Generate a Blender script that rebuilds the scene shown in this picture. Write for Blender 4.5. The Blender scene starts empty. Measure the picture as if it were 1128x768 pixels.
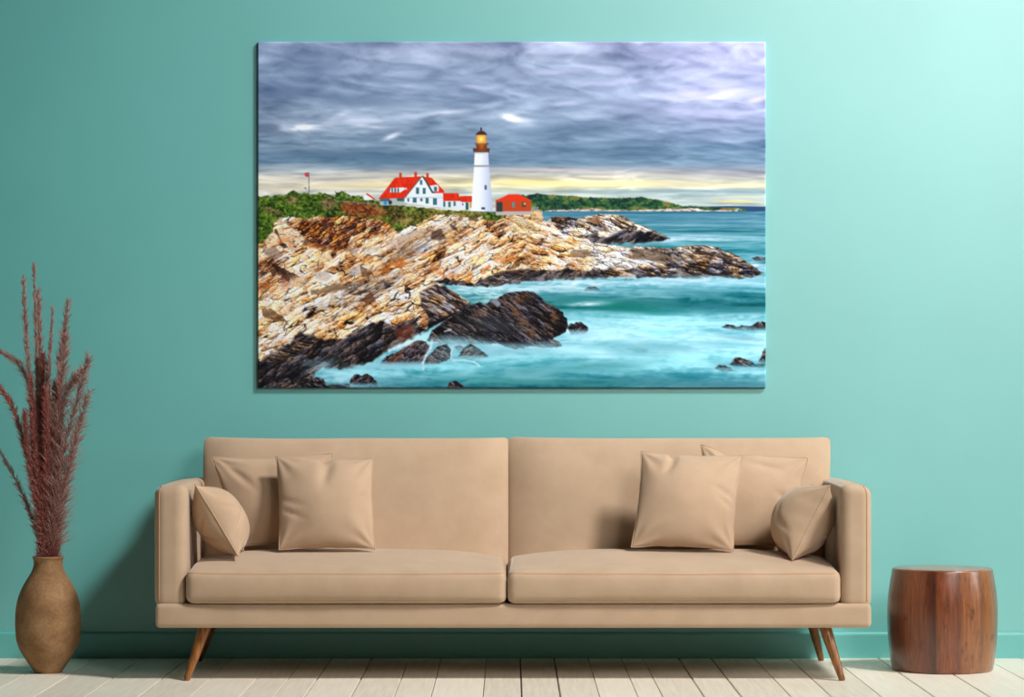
import bpy, bmesh, math, random
import numpy as np
from mathutils import Vector, Matrix
from mathutils.bvhtree import BVHTree
from mathutils.noise import noise as noise3

PAINT_SS = 2.5        # samples per photo pixel when painting the print
PRINT_GAIN = (.97, 1.0, 1.09)      # ink reflectance

# ---------------------------------------------------------------- the printed seascape
# A landscape print painted procedurally with numpy (noise, cells, polygons).
# u runs 0..559 to the right and v 0..381 downwards over the print (+284,+46 below).
def paint_print(ss=2.5):
    W, H = int(round(559 * ss)), int(round(381 * ss))
    x, y = np.meshgrid(284 + (np.arange(W, dtype=np.float32) + .5) / ss,
                       46 + (np.arange(H, dtype=np.float32) + .5) / ss)

    def hsh(i, j, s):
        i = i.astype(np.int32).view(np.uint32); j = j.astype(np.int32).view(np.uint32)
        h = i * np.uint32(374761393) + j * np.uint32(668265263) + np.uint32((s * 974634211 + 12345) % 4294967296)
        h = (h ^ (h >> np.uint32(13))) * np.uint32(1274126177)
        h = h ^ (h >> np.uint32(16))
        return (h & np.uint32(0xFFFFFF)).astype(np.float32) / np.float32(16777215)

    def vn(a, b, s):
        ia, ib = np.floor(a), np.floor(b)
        fa, fb = a - ia, b - ib
        fa = fa * fa * fa * (fa * (fa * 6 - 15) + 10); fb = fb * fb * fb * (fb * (fb * 6 - 15) + 10)
        p, q = hsh(ia, ib, s), hsh(ia + 1, ib, s)
        r, t = hsh(ia, ib + 1, s), hsh(ia + 1, ib + 1, s)
        return (p + (q - p) * fa) * (1 - fb) + (r + (t - r) * fa) * fb

    def fbm(a, b, s, n=5, g=.5):
        o, k, tot = 0, 1., 0.
        for i in range(n):
            c, d = math.cos(.6 * i), math.sin(.6 * i)
            o = o + k * vn((a * c - b * d * .35) * 2 ** i + 17 * i, (b * c + a * d * .35) * 2 ** i - 9 * i, s + i)
            tot += k; k *= g
        return o / tot

    def cells(a, b, s):
        ia, ib = np.floor(a), np.floor(b)
        f1 = np.full(a.shape, 9., np.float32); f2 = f1.copy()
        rid = np.zeros_like(f1); dx = np.zeros_like(f1); dy = np.zeros_like(f1); rid2 = np.zeros_like(f1)
        for i in (-1, 0, 1):
            for j in (-1, 0, 1):
                ci, cj = ia + i, ib + j
                ox = ci + .1 + .8 * hsh(ci, cj, s) - a; oy = cj + .1 + .8 * hsh(ci, cj, s + 1) - b
                d = np.maximum(np.abs(ox), np.abs(oy)) * .6 + np.sqrt(ox * ox + oy * oy) * .4
                m = d < f1
                f2 = np.where(m, f1, np.minimum(f2, d))
                rid = np.where(m, hsh(ci, cj, s + 2), rid); rid2 = np.where(m, hsh(ci, cj, s + 3), rid2)
                dx = np.where(m, ox, dx); dy = np.where(m, oy, dy); f1 = np.where(m, d, f1)
        return f2 - f1, rid, rid2, dx, dy

    def sst(a, b, v):
        t = np.clip((v - a) / (b - a), 0, 1)
        return t * t * (3 - 2 * t)

    def ramp(t, stops):
        ks = [k for k, c in stops]
        return np.stack([np.interp(t, ks, [c[i] for k, c in stops]) for i in range(3)], -1).astype(np.float32)

    img = np.zeros((H, W, 3), np.float32)

    def lay(mask, col):
        c = np.asarray(col, np.float32)
        on = mask > .002
        r, q = np.flatnonzero(on.any(1)), np.flatnonzero(on.any(0))
        if not len(r):
            return
        w = np.s_[r[0]:r[-1] + 1, q[0]:q[-1] + 1]
        v = img[w]
        v += ((c if c.ndim == 1 else c[w]) - v) * np.clip(mask[w], 0, 1)[..., None]

    def poly(pts, soft=.6, wob=0., ws=4., seed=90):
        """soft mask of a polygon; wob ripples its outline"""
        pad = soft + wob * 2 + 2
        xs = [p[0] for p in pts]; ys = [p[1] for p in pts]
        i0 = max(0, int((min(ys) - pad - 46) * ss)); i1 = min(H, int((max(ys) + pad - 46) * ss) + 1)
        j0 = max(0, int((min(xs) - pad - 284) * ss)); j1 = min(W, int((max(xs) + pad - 284) * ss) + 1)
        m = np.zeros((H, W), np.float32)
        if i1 <= i0 or j1 <= j0:
            return m
        a, b = x[i0:i1, j0:j1], y[i0:i1, j0:j1]
        if wob:
            wa = (fbm(a / ws, b / ws, seed, 4) - .5) * 3.2 * wob; wb = (fbm(a / ws, b / ws, seed + 40, 4) - .5) * 3.2 * wob
            a, b = a + wa, b + wb
        ins = np.zeros(a.shape, bool); d2 = np.full(a.shape, 1e9, np.float32)
        n = len(pts)
        for k in range(n):
            (xa, ya), (xb, yb) = pts[k], pts[(k + 1) % n]
            ex, ey = xb - xa, yb - ya
            L = ex * ex + ey * ey
            if L == 0: continue
            t = np.clip(((a - xa) * ex + (b - ya) * ey) / L, 0, 1)
            d2 = np.minimum(d2, (a - xa - t * ex) ** 2 + (b - ya - t * ey) ** 2)
            if ya != yb:
                ins ^= ((ya > b) != (yb > b)) & (a < ex * (b - ya) / ey + xa)
        sd = np.where(ins, 1, -1) * np.sqrt(d2)
        m[i0:i1, j0:j1] = sst(-soft, soft, sd)
        return m

    def blob(cx, cy, rx, ry, ang=0., p=1.):
        c, s = math.cos(math.radians(ang)), math.sin(math.radians(ang))
        R = 2.6 if p == 1 else 1.7
        hx, hy = R * (abs(rx * c) + abs(ry * s)), R * (abs(rx * s) + abs(ry * c))
        i0, i1 = max(0, int((cy - hy - 46) * ss)), min(H, max(0, int((cy + hy - 46) * ss) + 1))
        j0, j1 = max(0, int((cx - hx - 284) * ss)), min(W, max(0, int((cx + hx - 284) * ss) + 1))
        m = np.zeros((H, W), np.float32)
        xx, yy_ = x[i0:i1, j0:j1] - cx, y[i0:i1, j0:j1] - cy
        a = (xx * c + yy_ * s) / rx; b = (-xx * s + yy_ * c) / ry
        m[i0:i1, j0:j1] = np.exp(-(a * a + b * b) ** p)
        return m

    def rect(x0, y0, x1, y1): return [(x0, y0), (x1, y0), (x1, y1), (x0, y1)]

    # ------------------------------------------------------------ sky
    rows = [46, 70, 100, 125, 145, 165, 180, 188, 196, 204, 212, 220, 233]
    Lc = [(132, 150, 178), (118, 138, 168), (110, 132, 160), (126, 146, 170), (130, 150, 172), (108, 136, 160), (98, 130, 154), (160, 172, 180), (214, 210, 196), (220, 214, 192), (204, 204, 196), (212, 212, 204), (212, 212, 204)]
    Mc = [(146, 156, 184), (140, 156, 182), (136, 154, 182), (138, 158, 182), (124, 148, 172), (108, 136, 160), (102, 132, 154), (156, 164, 170), (212, 206, 180), (226, 216, 170), (182, 194, 186), (196, 204, 194), (196, 204, 194)]
    Rc = [(166, 170, 206), (160, 166, 202), (158, 168, 204), (154, 164, 198), (130, 148, 178), (114, 142, 168), (112, 140, 164), (162, 166, 176), (186, 188, 182), (200, 198, 172), (152, 174, 178), (166, 186, 186), (176, 192, 190)]
    def g(c): return np.stack([np.interp(y[:, 0], rows, [q[i] for q in c]) for i in range(3)], -1)[:, None, :]
    s = ((x - 284) / 559)[..., None]
    wr = (fbm(x / 60, y / 22, 3, 4) - .5)
    img = np.where(s < .5, g(Lc) + (g(Mc) - g(Lc)) * sst(0, .5, s), g(Mc) + (g(Rc) - g(Mc)) * sst(.5, 1, s)).astype(np.float32)
    yy = np.clip(232 - y, 0, 200)
    vv = np.log(1 + yy / 26.) * 7.5                                # clouds flatten towards the horizon
    tilt = (x - 560) * .0028
    q1 = fbm(x / 70 + wr * 1.1, vv * .85 - tilt + wr * .9, 11, 6, .55)
    q2 = fbm(x / 30 + wr * 2, vv * 2.0 + tilt * 2 + wr * 1.6, 21, 5, .55)
    rd = 1 - np.abs(2 * fbm(x / 55 + q1 * 1.5, vv * 1.5 + q2 * .8 + tilt, 31, 5, .5) - 1)
    up = sst(192, 172, y)
    amp = (q1 - .5) * 112 + (q2 - .5) * 62 + (rd - .78) * 62
    hv = lambda o: fbm(x / 26 + wr * 1.6 + q1 * 1.2, (vv + o) * 2.3 + tilt * 2 + q2 * .5, 61, 5, .6)
    h0 = hv(0)
    emb = np.clip((hv(.16) - h0) * 5.0, -1, 1)                         # little lit ripples along the underside of the deck
    amp = amp * .66 + emb * 20 + 5 + (h0 - .5) * 40
    img += (amp * up * (.85 + .15 * sst(100, 60, y)))[..., None] * np.array([1, .98, .92], np.float32)
    q3 = fbm(x / 60 + wr * 2.5, y / 5.0 + wr * 2 + tilt, 51, 5, .55)
    low = sst(180, 190, y) * sst(236, 226, y)
    q3 = q3 * .65 + .35 * fbm(x / 22 + wr * 3, y / 2.4 + wr * 3 + tilt, 55, 4, .6)
    img += ((q3 - .5) * 190 * low)[..., None] * np.array([1, .95, .8], np.float32)
    nz = np.clip(.15 + 1.1 * q2 + .55 * h0 + .5 * (q1 - .5) + emb * .35, .1, 1.5)
    for cx, cy, rx, ry, a, k, c in [
        (332, 141, 22, 3.2, -4, .95, (232, 238, 250)), (315, 141, 9, 3, 8, .6, (232, 238, 250)), (395, 132, 42, 4, 3, .6, (200, 212, 232)), (372, 129, 13, 3.5, -25, .5, (212, 222, 238)),
        (432, 150, 10, 2.6, -22, .85, (220, 228, 242)), (408, 139, 18, 2.5, 5, .6, (216, 224, 240)), (470, 126, 46, 3.4, -5, .55, (190, 204, 226)), (489, 124, 16, 1.8, -4, .5, (215, 223, 240)),
        (564, 130, 11, 4, 14, 1.2, (240, 244, 252)), (580, 134, 9, 4, 20, .4, (214, 224, 240)), (448, 95, 20, 2.6, 4, .5, (178, 192, 220)), (520, 96, 26, 3, 2, .5, (180, 192, 222)),
        (690, 90, 44, 3.0, -6, .5, (196, 200, 228)), (625, 114, 22, 3, -3, .6, (200, 210, 236)), (782, 102, 46, 9, -4, .75, (206, 208, 240)), (792, 106, 16, 3.4, -14, .8, (232, 232, 250)), (836, 109, 12, 3, -12, .7, (232, 220, 228)),
        (770, 124, 46, 5, 2, .45, (190, 194, 224)), (610, 80, 50, 3, -4, .35, (182, 188, 218)), (350, 74, 40, 8, 6, .4, (104, 120, 152)), (310, 100, 34, 8, 4, .5, (92, 112, 146)), (400, 112, 60, 6, 4, .45, (94, 114, 146)),
        (640, 142, 60, 8, -4, .55, (88, 114, 140)), (700, 118, 30, 9, 8, .4, (120, 134, 166)), (500, 150, 60, 7, 3, .35, (96, 120, 146)), (420, 172, 130, 6, 1, .7, (82, 110, 136)), (680, 168, 110, 7, 0, .5, (98, 126, 152)), (800, 134, 44, 3, 3, .5, (110, 122, 156)),
        (470, 164, 46, 2.4, -2, .6, (152, 166, 184)), (770, 150, 60, 2.4, 2, .5, (138, 154, 184)), (330, 163, 44, 2.4, -3, .5, (140, 156, 174)),
        (650, 202, 88, 2.6, 0, 1.0, (250, 236, 176)), (590, 201, 40, 2.6, 2, .8, (246, 228, 160)), (808, 204, 36, 2.0, 0, .9, (244, 232, 188)), (815, 217, 26, 1.0, 0, .8, (240, 222, 168)), (812, 222, 26, 1.1, 0, .8, (238, 206, 128)),
        (600, 187, 44, 1.6, 0, .7, (196, 182, 186)), (690, 191, 90, 1.4, 2, .5, (206, 200, 186)), (400, 193, 60, 2, -3, .6, (212, 204, 190)), (340, 206, 60, 3, -6, .6, (226, 218, 190)), (420, 203, 40, 2.5, -4, .6, (230, 214, 168)), (320, 182, 40, 2, -2, .6, (176, 184, 192)),
        (700, 211, 120, 3, 0, .55, (132, 158, 164)), (790, 210, 60, 2, 0, .6, (128, 154, 168)), (370, 197, 50, 1.5, -2, .6, (160, 166, 172))]:
        lay(blob(cx, cy, rx, ry, a) * k * (1.3 if sum(c) > 560 else 1.) * nz, c)

    # ------------------------------------------------------------ far hills, sea
    gr = fbm(x / 3.2, y / 2.6, 71, 4, .6)
    lay(poly([(744, 229), (770, 227.6), (800, 226.6), (825, 227), (843, 227.4), (843, 233), (744, 233)], .7), (44, 74, 112))
    forest = ramp(gr + (fbm(x / 16, y / 7, 75, 3) - .5) * .7, [(.2, (22, 50, 44)), (.45, (40, 82, 54)), (.6, (66, 104, 56)), (.75, (112, 118, 56)), (.9, (134, 106, 62))])
    lay(poly([(560, 216), (566, 214), (580, 215), (592, 213), (604, 214.4), (622, 215), (640, 217), (660, 217.6), (680, 218), (706, 217), (726, 220), (742, 224), (752, 227), (770, 227), (790, 228.4), (810, 229), (822, 230.5), (822, 233), (560, 234)], .8, .7, 3), forest)
    lay(poly([(502, 222), (506, 217), (514, 216), (520, 218), (520, 224), (502, 224)], .8, .6, 3), forest)
    lay(poly([(600, 231.6), (630, 230.6), (652, 229.4), (664, 230.8), (700, 231), (730, 230), (744, 229.4), (768, 229.4), (775, 231.2), (812, 231.6), (812, 233.4), (600, 234)], .7, .6, 3), ramp(fbm(x / 3, y / 1.6, 77, 3), [(.2, (112, 102, 98)), (.5, (196, 178, 160)), (.8, (236, 222, 206))]))
    sea_m = sst(232.0, 233.2, y)
    sx = (x - 560)
    def wav(fx, fy, seed, n=5):                                    # long smeared water streaks, finer with distance
        k = 1 / (3.2 + np.clip(y - 232, 0, 200) * .055)
        wv = (fbm(x / 45, y / 18, seed + 60, 3) - .5)
        return fbm(x * fx * k * .35 + wv * 1.5, np.log(6 + np.clip(y - 231, 0, 200)) * 14 * fy + wv * 2.2, seed, n, .55)
    w1, w2 = wav(.16, .8, 81), wav(.4, 2.4, 87)
    seaL = ramp(y, [(232, (66, 122, 146)), (244, (78, 136, 156)), (256, (80, 144, 158)), (270, (84, 154, 166)), (290, (66, 148, 160)), (312, (104, 176, 192)), (326, (58, 132, 142)), (336, (38, 118, 120)), (345, (88, 168, 178)), (352, (150, 214, 226)), (366, (158, 220, 232)), (384, (140, 204, 218)), (396, (104, 182, 194)), (408, (104, 180, 192)), (418, (78, 150, 164)), (427, (60, 124, 138))])
    sea = seaL + ((w1 - .5) * 105 + (w2 - .5) * 75 * sst(238, 262, y) + (w2 - .5) * 34)[..., None] * np.array([1.1, .8, .78], np.float32)
    lay(sea_m, sea)
    w3 = fbm(x / 9 + w1 * 3, y / 2.6 + w2 * 2.5 + (x - 560) * .012, 93, 5, .62); w4 = fbm(x / 24 + w2 * 2, y / 6 + w1 * 3, 97, 5, .6)
    near = sst(298, 330, y)
    sea = sea + ((w3 - .5) * 46 * (.35 + .65 * near) + (w4 - .5) * 56 * near)[..., None] * np.array([1.25, .85, .75], np.float32)
    lay(sea_m, sea)
    fw = np.clip(.15 + 1.1 * w2 + 1.5 * (w3 - .5) + 1.1 * (w4 - .5), .05, 1.5)
    for cx, cy, rx, ry, a, k, c in [
        (752, 263, 56, 1.9, .5, .95, (222, 238, 250)), (716, 265, 24, 2.6, -4, .9, (214, 232, 246)), (770, 258.6, 32, .9, 0, .5, (180, 214, 226)), (800, 240, 60, 1, 0, .2, (120, 168, 186)), (812, 258, 40, 1.4, 2, .45, (64, 124, 140)),
        (620, 313, 66, 5.5, 1, .95, (222, 240, 246)), (560, 318, 28, 6, 0, .8, (206, 236, 242)), (760, 307, 76, 4.6, 0, .9, (204, 226, 238)), (690, 312, 66, 4, 0, .75, (188, 224, 232)), (520, 320, 34, 8, 0, .95, (206, 238, 244)), (545, 326, 24, 6, -8, .8, (196, 236, 240)),
        (832, 293, 12, 9, 20, .8, (214, 226, 240)), (600, 321, 20, 3, 0, .5, (226, 240, 246)),
        (720, 334, 130, 5.0, 2, .8, (36, 116, 116)), (690, 338, 46, 5, 4, .85, (14, 116, 104)), (640, 329, 42, 3.6, 2, .75, (40, 126, 128)), (790, 338, 66, 6, 3, .75, (40, 112, 130)), (790, 322, 62, 2.6, 1, .5, (64, 132, 150)),
        (648, 334, 20, 2.6, -3, .8, (206, 232, 240)), (760, 329, 30, 1.6, 2, .55, (120, 180, 200)), (820, 331, 20, 2, 0, .5, (104, 164, 190)),
        (700, 357, 78, 6, 3, .65, (190, 244, 248)), (760, 354, 58, 5, 4, .7, (166, 238, 246)), (724, 366, 20, 3.0, 0, .6, (120, 232, 240)), (820, 350, 30, 4, 0, .65, (206, 236, 246)), (640, 370, 34, 5, -6, .6, (196, 242, 248)), (690, 372, 40, 3, 6, .6, (206, 246, 250)),
        (700, 385, 46, 5, 4, .8, (86, 158, 166)), (664, 378, 26, 3, -8, .6, (88, 168, 170)), (800, 378, 46, 2.4, 3, .6, (98, 178, 184)), (820, 372, 34, 2.6, 4, .6, (104, 156, 170)), (728, 380, 30, 3, 5, .6, (84, 152, 164)),
        (770, 392, 60, 5, -4, .8, (164, 242, 248)), (742, 403, 44, 4, 0, .65, (164, 240, 246)), (820, 410, 40, 5, 0, .75, (176, 236, 246)), (610, 388, 56, 4.4, -5, .9, (168, 236, 244)), (580, 396, 40, 3.4, 0, .6, (150, 220, 230)),
        (640, 404, 66, 5.5, -4, .75, (74, 150, 156)), (580, 409, 46, 5, 2, .65, (84, 152, 160)), (560, 420, 80, 3.6, 0, .75, (62, 142, 138)), (650, 421, 60, 4, 0, .8, (46, 124, 122)), (780, 422, 80, 3.4, 1, .8, (56, 118, 134)), (730, 418, 44, 3.6, 6, .6, (64, 134, 138)),
        (395, 409, 40, 7, -3, .95, (160, 226, 240)), (372, 414, 22, 7, 0, .8, (176, 226, 240)), (470, 406, 66, 5.5, -3, .9, (150, 230, 240)), (520, 398, 48, 4, -3, .75, (150, 228, 236)), (470, 417, 44, 4, 0, .6, (96, 176, 186)), (520, 417, 50, 4, 0, .6, (72, 160, 158)), (450, 424, 60, 2.6, 0, .6, (84, 152, 168)), (440, 411, 30, 2.6, 4, .6, (196, 234, 244))]:
        lay(blob(cx, cy, rx, ry, a) * k * np.clip(fw, .25, 1.5) * sea_m, c)

    # ------------------------------------------------------------ rocks
    wx = (fbm(x / 14, y / 14, 101, 4) - .5); wy = (fbm(x / 14, y / 14, 111, 4) - .5)
    fine = fbm(x / 2.4, y / 2.0, 121, 4, .65)
    big = fbm(x / 34, y / 24, 125, 4)
    def strata(ang, la, lb, seed, w, warp=5.):
        c, s_ = math.cos(math.radians(ang)), math.sin(math.radians(ang))
        px, py = x[w] + wx[w] * warp, y[w] + wy[w] * warp
        return (px * c + py * s_) / la, (-px * s_ + py * c) / lb
    def rock(ang, la, lb, seed, pal, shade=.30, crack=.5, warp=6., bias=0., box=(284, 228, 843, 427)):
        """weathered, jointed rock inside a box of the print: tilted slabs, chips, long crevices, bedding and stains"""
        w = np.s_[max(0, int((box[1] - 46) * ss)):int((box[3] - 46) * ss) + 1, max(0, int((box[0] - 284) * ss)):int((box[2] - 284) * ss) + 1]
        t = .5 + bias + (big[w] - .5) * .55 + (fine[w] - .5) * .42
        dark = 0; warm = 0
        for lv, (k, wt, wp) in enumerate(((1., .46, .55), (.48, .36, .4), (.22, .20, .25))):
            a, b = strata(ang + (0, -7, 5)[lv], la * k, lb * k, seed, w, warp * wp)
            e, r, r2, dx, dy = cells(a + b * (.45, -.35, .3)[lv], b, seed + 7 * lv)
            t = t + (r - .5) * wt + (dx * (r2 - .5) * 1.2 + dy * (.55 + r)) * shade * (1., .8, .55)[lv]
            edge = sst(.15, .0, e) * sst(.05, .25, -dy + .12) * sst(.25, .75, r2 + (fine[w] - .5) * .6)
            dark = np.maximum(dark, edge * crack * (1.15, 1., .7)[lv])
            if lv == 0: warm = (r2 - .5) * 40
        a3, b3 = strata(ang, la * 1.3, lb * .17, seed, w, warp * .6)
        bed = fbm(a3, b3, seed + 20, 4, .6)
        a4, b4 = strata(ang - 4, la * 1.1, lb * .75, seed, w, warp * .8)
        crev = np.abs(fbm(a4, b4, seed + 25, 4, .55) - .5)
        dark = np.maximum(dark, sst(.030, .004, crev) * sst(.40, .58, fbm(x[w] / 17, y[w] / 12, seed + 28, 3)) * crack * 1.25)
        t = t + (bed - .5) * .55
        t = .5 + (t - .5) * 1.12
        col = ramp(np.clip(t, 0, 1), pal)
        warm = (warm + (fbm(x[w] / 9, y[w] / 6, seed + 30, 3) - .5) * 110)[..., None] * np.array([.42, -.10, -.85], np.float32)
        full = np.zeros((H, W, 3), np.float32)
        full[w] = (col + warm * np.clip(t * 1.6, .2, 1)[..., None] * (.4 if pal is darkp else 1.)) * (1 - np.clip(dark, 0, 1) * .86)[..., None]
        return full
    lightp = [(0, (34, 22, 18)), (.14, (84, 52, 34)), (.25, (148, 92, 50)), (.37, (200, 138, 82)), (.50, (226, 176, 120)), (.64, (240, 204, 156)), (.82, (249, 226, 190)), (1, (255, 243, 222))]
    greyp = [(0, (26, 22, 26)), (.2, (70, 60, 58)), (.36, (132, 112, 98)), (.5, (178, 158, 138)), (.66, (214, 198, 178)), (.85, (240, 228, 210)), (1, (252, 246, 234))]
    redp = [(0, (34, 20, 18)), (.22, (84, 44, 30)), (.4, (146, 78, 44)), (.55, (190, 116, 66)), (.72, (222, 164, 104)), (.9, (244, 208, 152)), (1, (252, 230, 190))]
    darkp = [(0, (12, 12, 17)), (.25, (27, 26, 31)), (.45, (45, 42, 47)), (.6, (64, 59, 63)), (.78, (88, 81, 84)), (1, (130, 122, 122))]
    brownp = [(0, (16, 12, 14)), (.25, (38, 31, 31)), (.45, (68, 54, 50)), (.62, (102, 82, 72)), (.8, (152, 128, 110)), (1, (206, 184, 164))]
    Rl = rock(-26, 22, 9, 201, lightp, .30, .9, 8, .12)
    Rg = rock(-24, 26, 7.5, 241, greyp, .26, .85, 6, .10)
    Rr = rock(-30, 12, 6.0, 281, redp, .36, 1., 7, -.04)
    Rd = rock(-30, 17, 9.0, 321, darkp, .34, .6, 8, -.03)
    Rb = rock(14, 15, 6.5, 361, brownp, .42, .75, 6, -.03)
    # outcrop behind
    out = [(596, 262), (600, 246), (606, 241), (616, 238.6), (628, 239), (636, 241), (646, 238), (656, 236.4), (668, 235), (680, 236.4), (690, 240), (698, 245), (708, 249), (718, 253), (728, 257), (737, 262), (722, 264), (708, 264), (694, 267), (680, 266), (664, 268), (640, 266), (616, 262)]
    lay(poly(out, .7, 1.0, 5), rock(24, 13, 6.0, 401, greyp, .36, .75, 6, .05, (590, 232, 742, 272)))
    lay(poly([(606, 240), (622, 238), (636, 241), (630, 250), (612, 254), (602, 250)], 1.5, 1, 5), rock(10, 8, 4, 441, brownp, .4, .8, 5, .1, (596, 232, 640, 258)))
    lay(poly([(600, 256), (616, 255), (630, 258), (645, 260), (656, 257), (668, 262), (682, 254), (700, 254), (716, 255), (737, 262), (722, 265), (694, 268), (664, 269), (630, 268)], 1.6, 1.8, 5), Rd)
    # headland and the long ridge
    head = [(284, 238), (330, 234), (400, 234), (470, 236), (500, 233), (540, 235), (560, 237), (575, 233), (586, 231), (597, 231), (598, 242), (606, 246), (612, 250), (620, 257), (632, 261), (644, 262), (652, 267), (676, 270), (694, 273), (700, 271), (720, 272), (738, 274), (752, 271), (764, 270), (780, 270.5), (792, 273), (798, 277), (806, 278), (814, 283), (824, 290), (833, 296), (840, 301), (826, 305), (780, 303.5), (740, 304.5), (690, 303.6), (640, 306), (600, 307.6), (572, 309.6), (545, 313.6), (520, 314.4), (495, 312), (486, 312), (494, 318), (504, 324), (516, 332), (518, 336), (506, 346), (484, 354), (462, 366), (436, 376), (424, 386), (408, 397), (392, 403), (378, 405), (358, 402), (344, 412), (334, 427), (284, 427)]
    hm = poly(head, .7, .8, 4)
    lay(hm, Rl)
    lay(hm * sst(545, 590, x + (big - .5) * 60), rock(16, 17, 8, 461, lightp, .36, .8, 8, .17, (530, 228, 720, 312)))
    lay(hm * sst(632, 660, x), rock(20, 15, 7, 481, greyp, .40, .85, 7, .14, (628, 260, 843, 312)))
    lay(hm * np.maximum(blob(470, 268, 46, 9, -26), blob(400, 318, 46, 10, -18)) * .85, Rg)
    lay(hm * blob(455, 272, 52, 4.5, -28, 2) * .7, rock(-28, 40, 4, 501, greyp, .2, .5, 3, .08, (380, 230, 530, 320)))
    # rusty gully and boulders on the left
    lay(poly([(318, 246), (345, 240), (372, 236), (420, 238), (440, 246), (432, 254), (410, 260), (398, 270), (372, 274), (340, 272), (328, 258)], 3, 3, 8) * .95, Rr)
    lay(poly([(284, 288), (304, 290), (322, 306), (316, 314), (284, 318)], 3, 3, 8) * .8, Rr)
    for pts, c, k in [([(293, 258), (302, 255), (310, 262), (306, 270), (296, 272), (292, 266)], (226, 206, 178), .8),
                      ([(303, 252), (326, 252), (334, 262), (332, 268), (318, 272), (310, 266)], (232, 214, 186), .85),
                      ([(311, 266), (318, 272), (312, 273), (308, 262), (302, 253), (305, 252)], (44, 26, 22), .8),
                      ([(290, 273), (304, 272), (313, 280), (306, 286), (292, 280)], (150, 128, 112), .8),
                      ([(298, 288), (318, 298), (330, 304), (318, 310), (306, 300)], (40, 24, 20), .85),
                      ([(344, 284), (358, 276), (372, 288), (374, 294), (356, 290)], (246, 224, 184), .6),
                      ([(352, 284), (364, 279), (368, 290), (356, 288)], (236, 206, 156), .6),
                      ([(382, 300), (390, 293), (396, 292), (398, 303), (388, 303)], (176, 168, 168), .9),
                      ([(396, 291), (404, 296), (408, 304), (399, 304)], (96, 74, 58), .9),
                      ([(345, 300), (358, 298), (366, 304), (360, 309), (348, 306)], (192, 182, 172), .85),
                      ([(320, 306), (336, 303), (342, 312), (330, 317), (318, 313)], (206, 180, 150), .7),
                      ([(342, 320), (366, 313), (384, 311), (383, 318), (360, 322), (344, 324)], (112, 92, 70), .8),
                      ([(289, 340), (299, 339), (318, 353), (305, 354), (290, 348)], (104, 76, 46), .9),
                      ([(299, 338), (316, 332), (332, 334), (334, 347), (319, 352)], (244, 222, 188), .6),
                      ([(397, 272), (412, 271), (424, 274), (420, 278), (398, 278)], (208, 196, 176), .8),
                      ([(386, 275), (394, 274), (394, 279), (386, 279)], (156, 156, 162), .8),
                      ([(334, 352), (352, 345), (376, 337), (388, 343), (372, 352), (356, 364), (340, 360)], (252, 238, 214), .45),
                      ([(476, 254), (486, 252), (492, 262), (484, 266), (474, 262)], (56, 32, 22), .75),
                      ([(436, 262), (470, 250), (478, 254), (452, 270), (440, 274)], (150, 100, 58), .5),
                      ([(424, 268), (446, 256), (472, 250), (462, 258), (440, 272), (426, 276)], (196, 176, 164), .6),
                      ([(476, 245), (486, 244), (486, 248), (478, 249)], (228, 220, 218), .9),
                      ([(494, 246), (503, 250), (506, 256), (498, 252)], (52, 34, 26), .8),
                      ([(398, 329), (409, 320), (414, 332), (404, 334)], (90, 56, 36), .85),
                      ([(386, 324), (402, 318), (405, 320), (392, 325)], (70, 48, 34), .8),
                      ([(461, 352), (470, 340), (479, 335), (480, 346), (470, 362)], (186, 132, 84), .6),
                      ([(564, 242), (574, 240), (590, 248), (592, 254), (576, 254)], (150, 128, 84), .5),
                      ([(585, 232), (597, 232), (598, 246), (592, 247), (585, 242)], (176, 152, 114), .6),
                      ([(606, 263), (618, 260), (624, 268), (610, 268)], (196, 160, 108), .5),
                      ([(628, 276), (648, 274), (649, 282), (626, 283)], (118, 96, 74), .75),
                      ([(696, 273), (720, 274), (735, 280), (738, 287), (720, 287), (696, 284)], (96, 76, 58), .8),
                      ([(568, 283), (574, 284), (572, 292), (566, 292)], (92, 60, 36), .6),
                      ([(646, 240), (660, 237), (662, 245), (652, 245)], (136, 86, 52), .7),
                      ([(761, 276), (790, 278), (780, 282), (762, 280)], (52, 42, 40), .7)]:
        lay(poly(pts, .8, .8, 4) * k * (.55 + .45 * sst(.25, .55, fine)), np.asarray(c, np.float32) + ((fine - .5) * 70)[..., None])
    # orange lichen stains above the tide line
    st = np.maximum.reduce([blob(530, 302, 60, 4, -4), blob(500, 303, 30, 5, 8), blob(452, 366, 8, 8), blob(468, 352, 14, 4, -30), blob(300, 316, 24, 8, -20), blob(330, 268, 30, 5, 10), blob(440, 290, 30, 6, -20), blob(545, 292, 30, 5, -20)])
    lay(st * hm * sst(.42, .62, fbm(x / 7, y / 5, 131, 4)) * .75, (206, 112, 42))
    # the wet dark rock of the shore
    dark1 = [(284, 400), (296, 390), (312, 384), (322, 376), (330, 366), (344, 368), (356, 374), (366, 372), (378, 372), (392, 364), (408, 356), (420, 352), (432, 358), (444, 356), (456, 350), (463, 358), (470, 362), (472, 348), (464, 336), (468, 322), (478, 314), (488, 314), (500, 322), (517, 333), (519, 337), (506, 347), (484, 356), (460, 370), (436, 380), (424, 388), (408, 399), (390, 404), (376, 406), (356, 404), (344, 413), (335, 428), (284, 428)]
    lay(poly(dark1, 1.8, 1.6, 5) * sst(284, 284.1, x + 1), Rd * np.array([.95, .93, .93], np.float32))
    lay(poly([(462, 322), (478, 313), (496, 320), (516, 333), (504, 344), (480, 352), (470, 342)], 2, 1.5, 5) * .9, rock(32, 16, 4.4, 521, brownp, .34, .6, 5, .04, (456, 306, 522, 358)))
    lay(poly([(436, 362), (452, 354), (458, 366), (444, 374), (436, 370)], 2, 1.5) * .55, (124, 58, 34))
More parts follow.
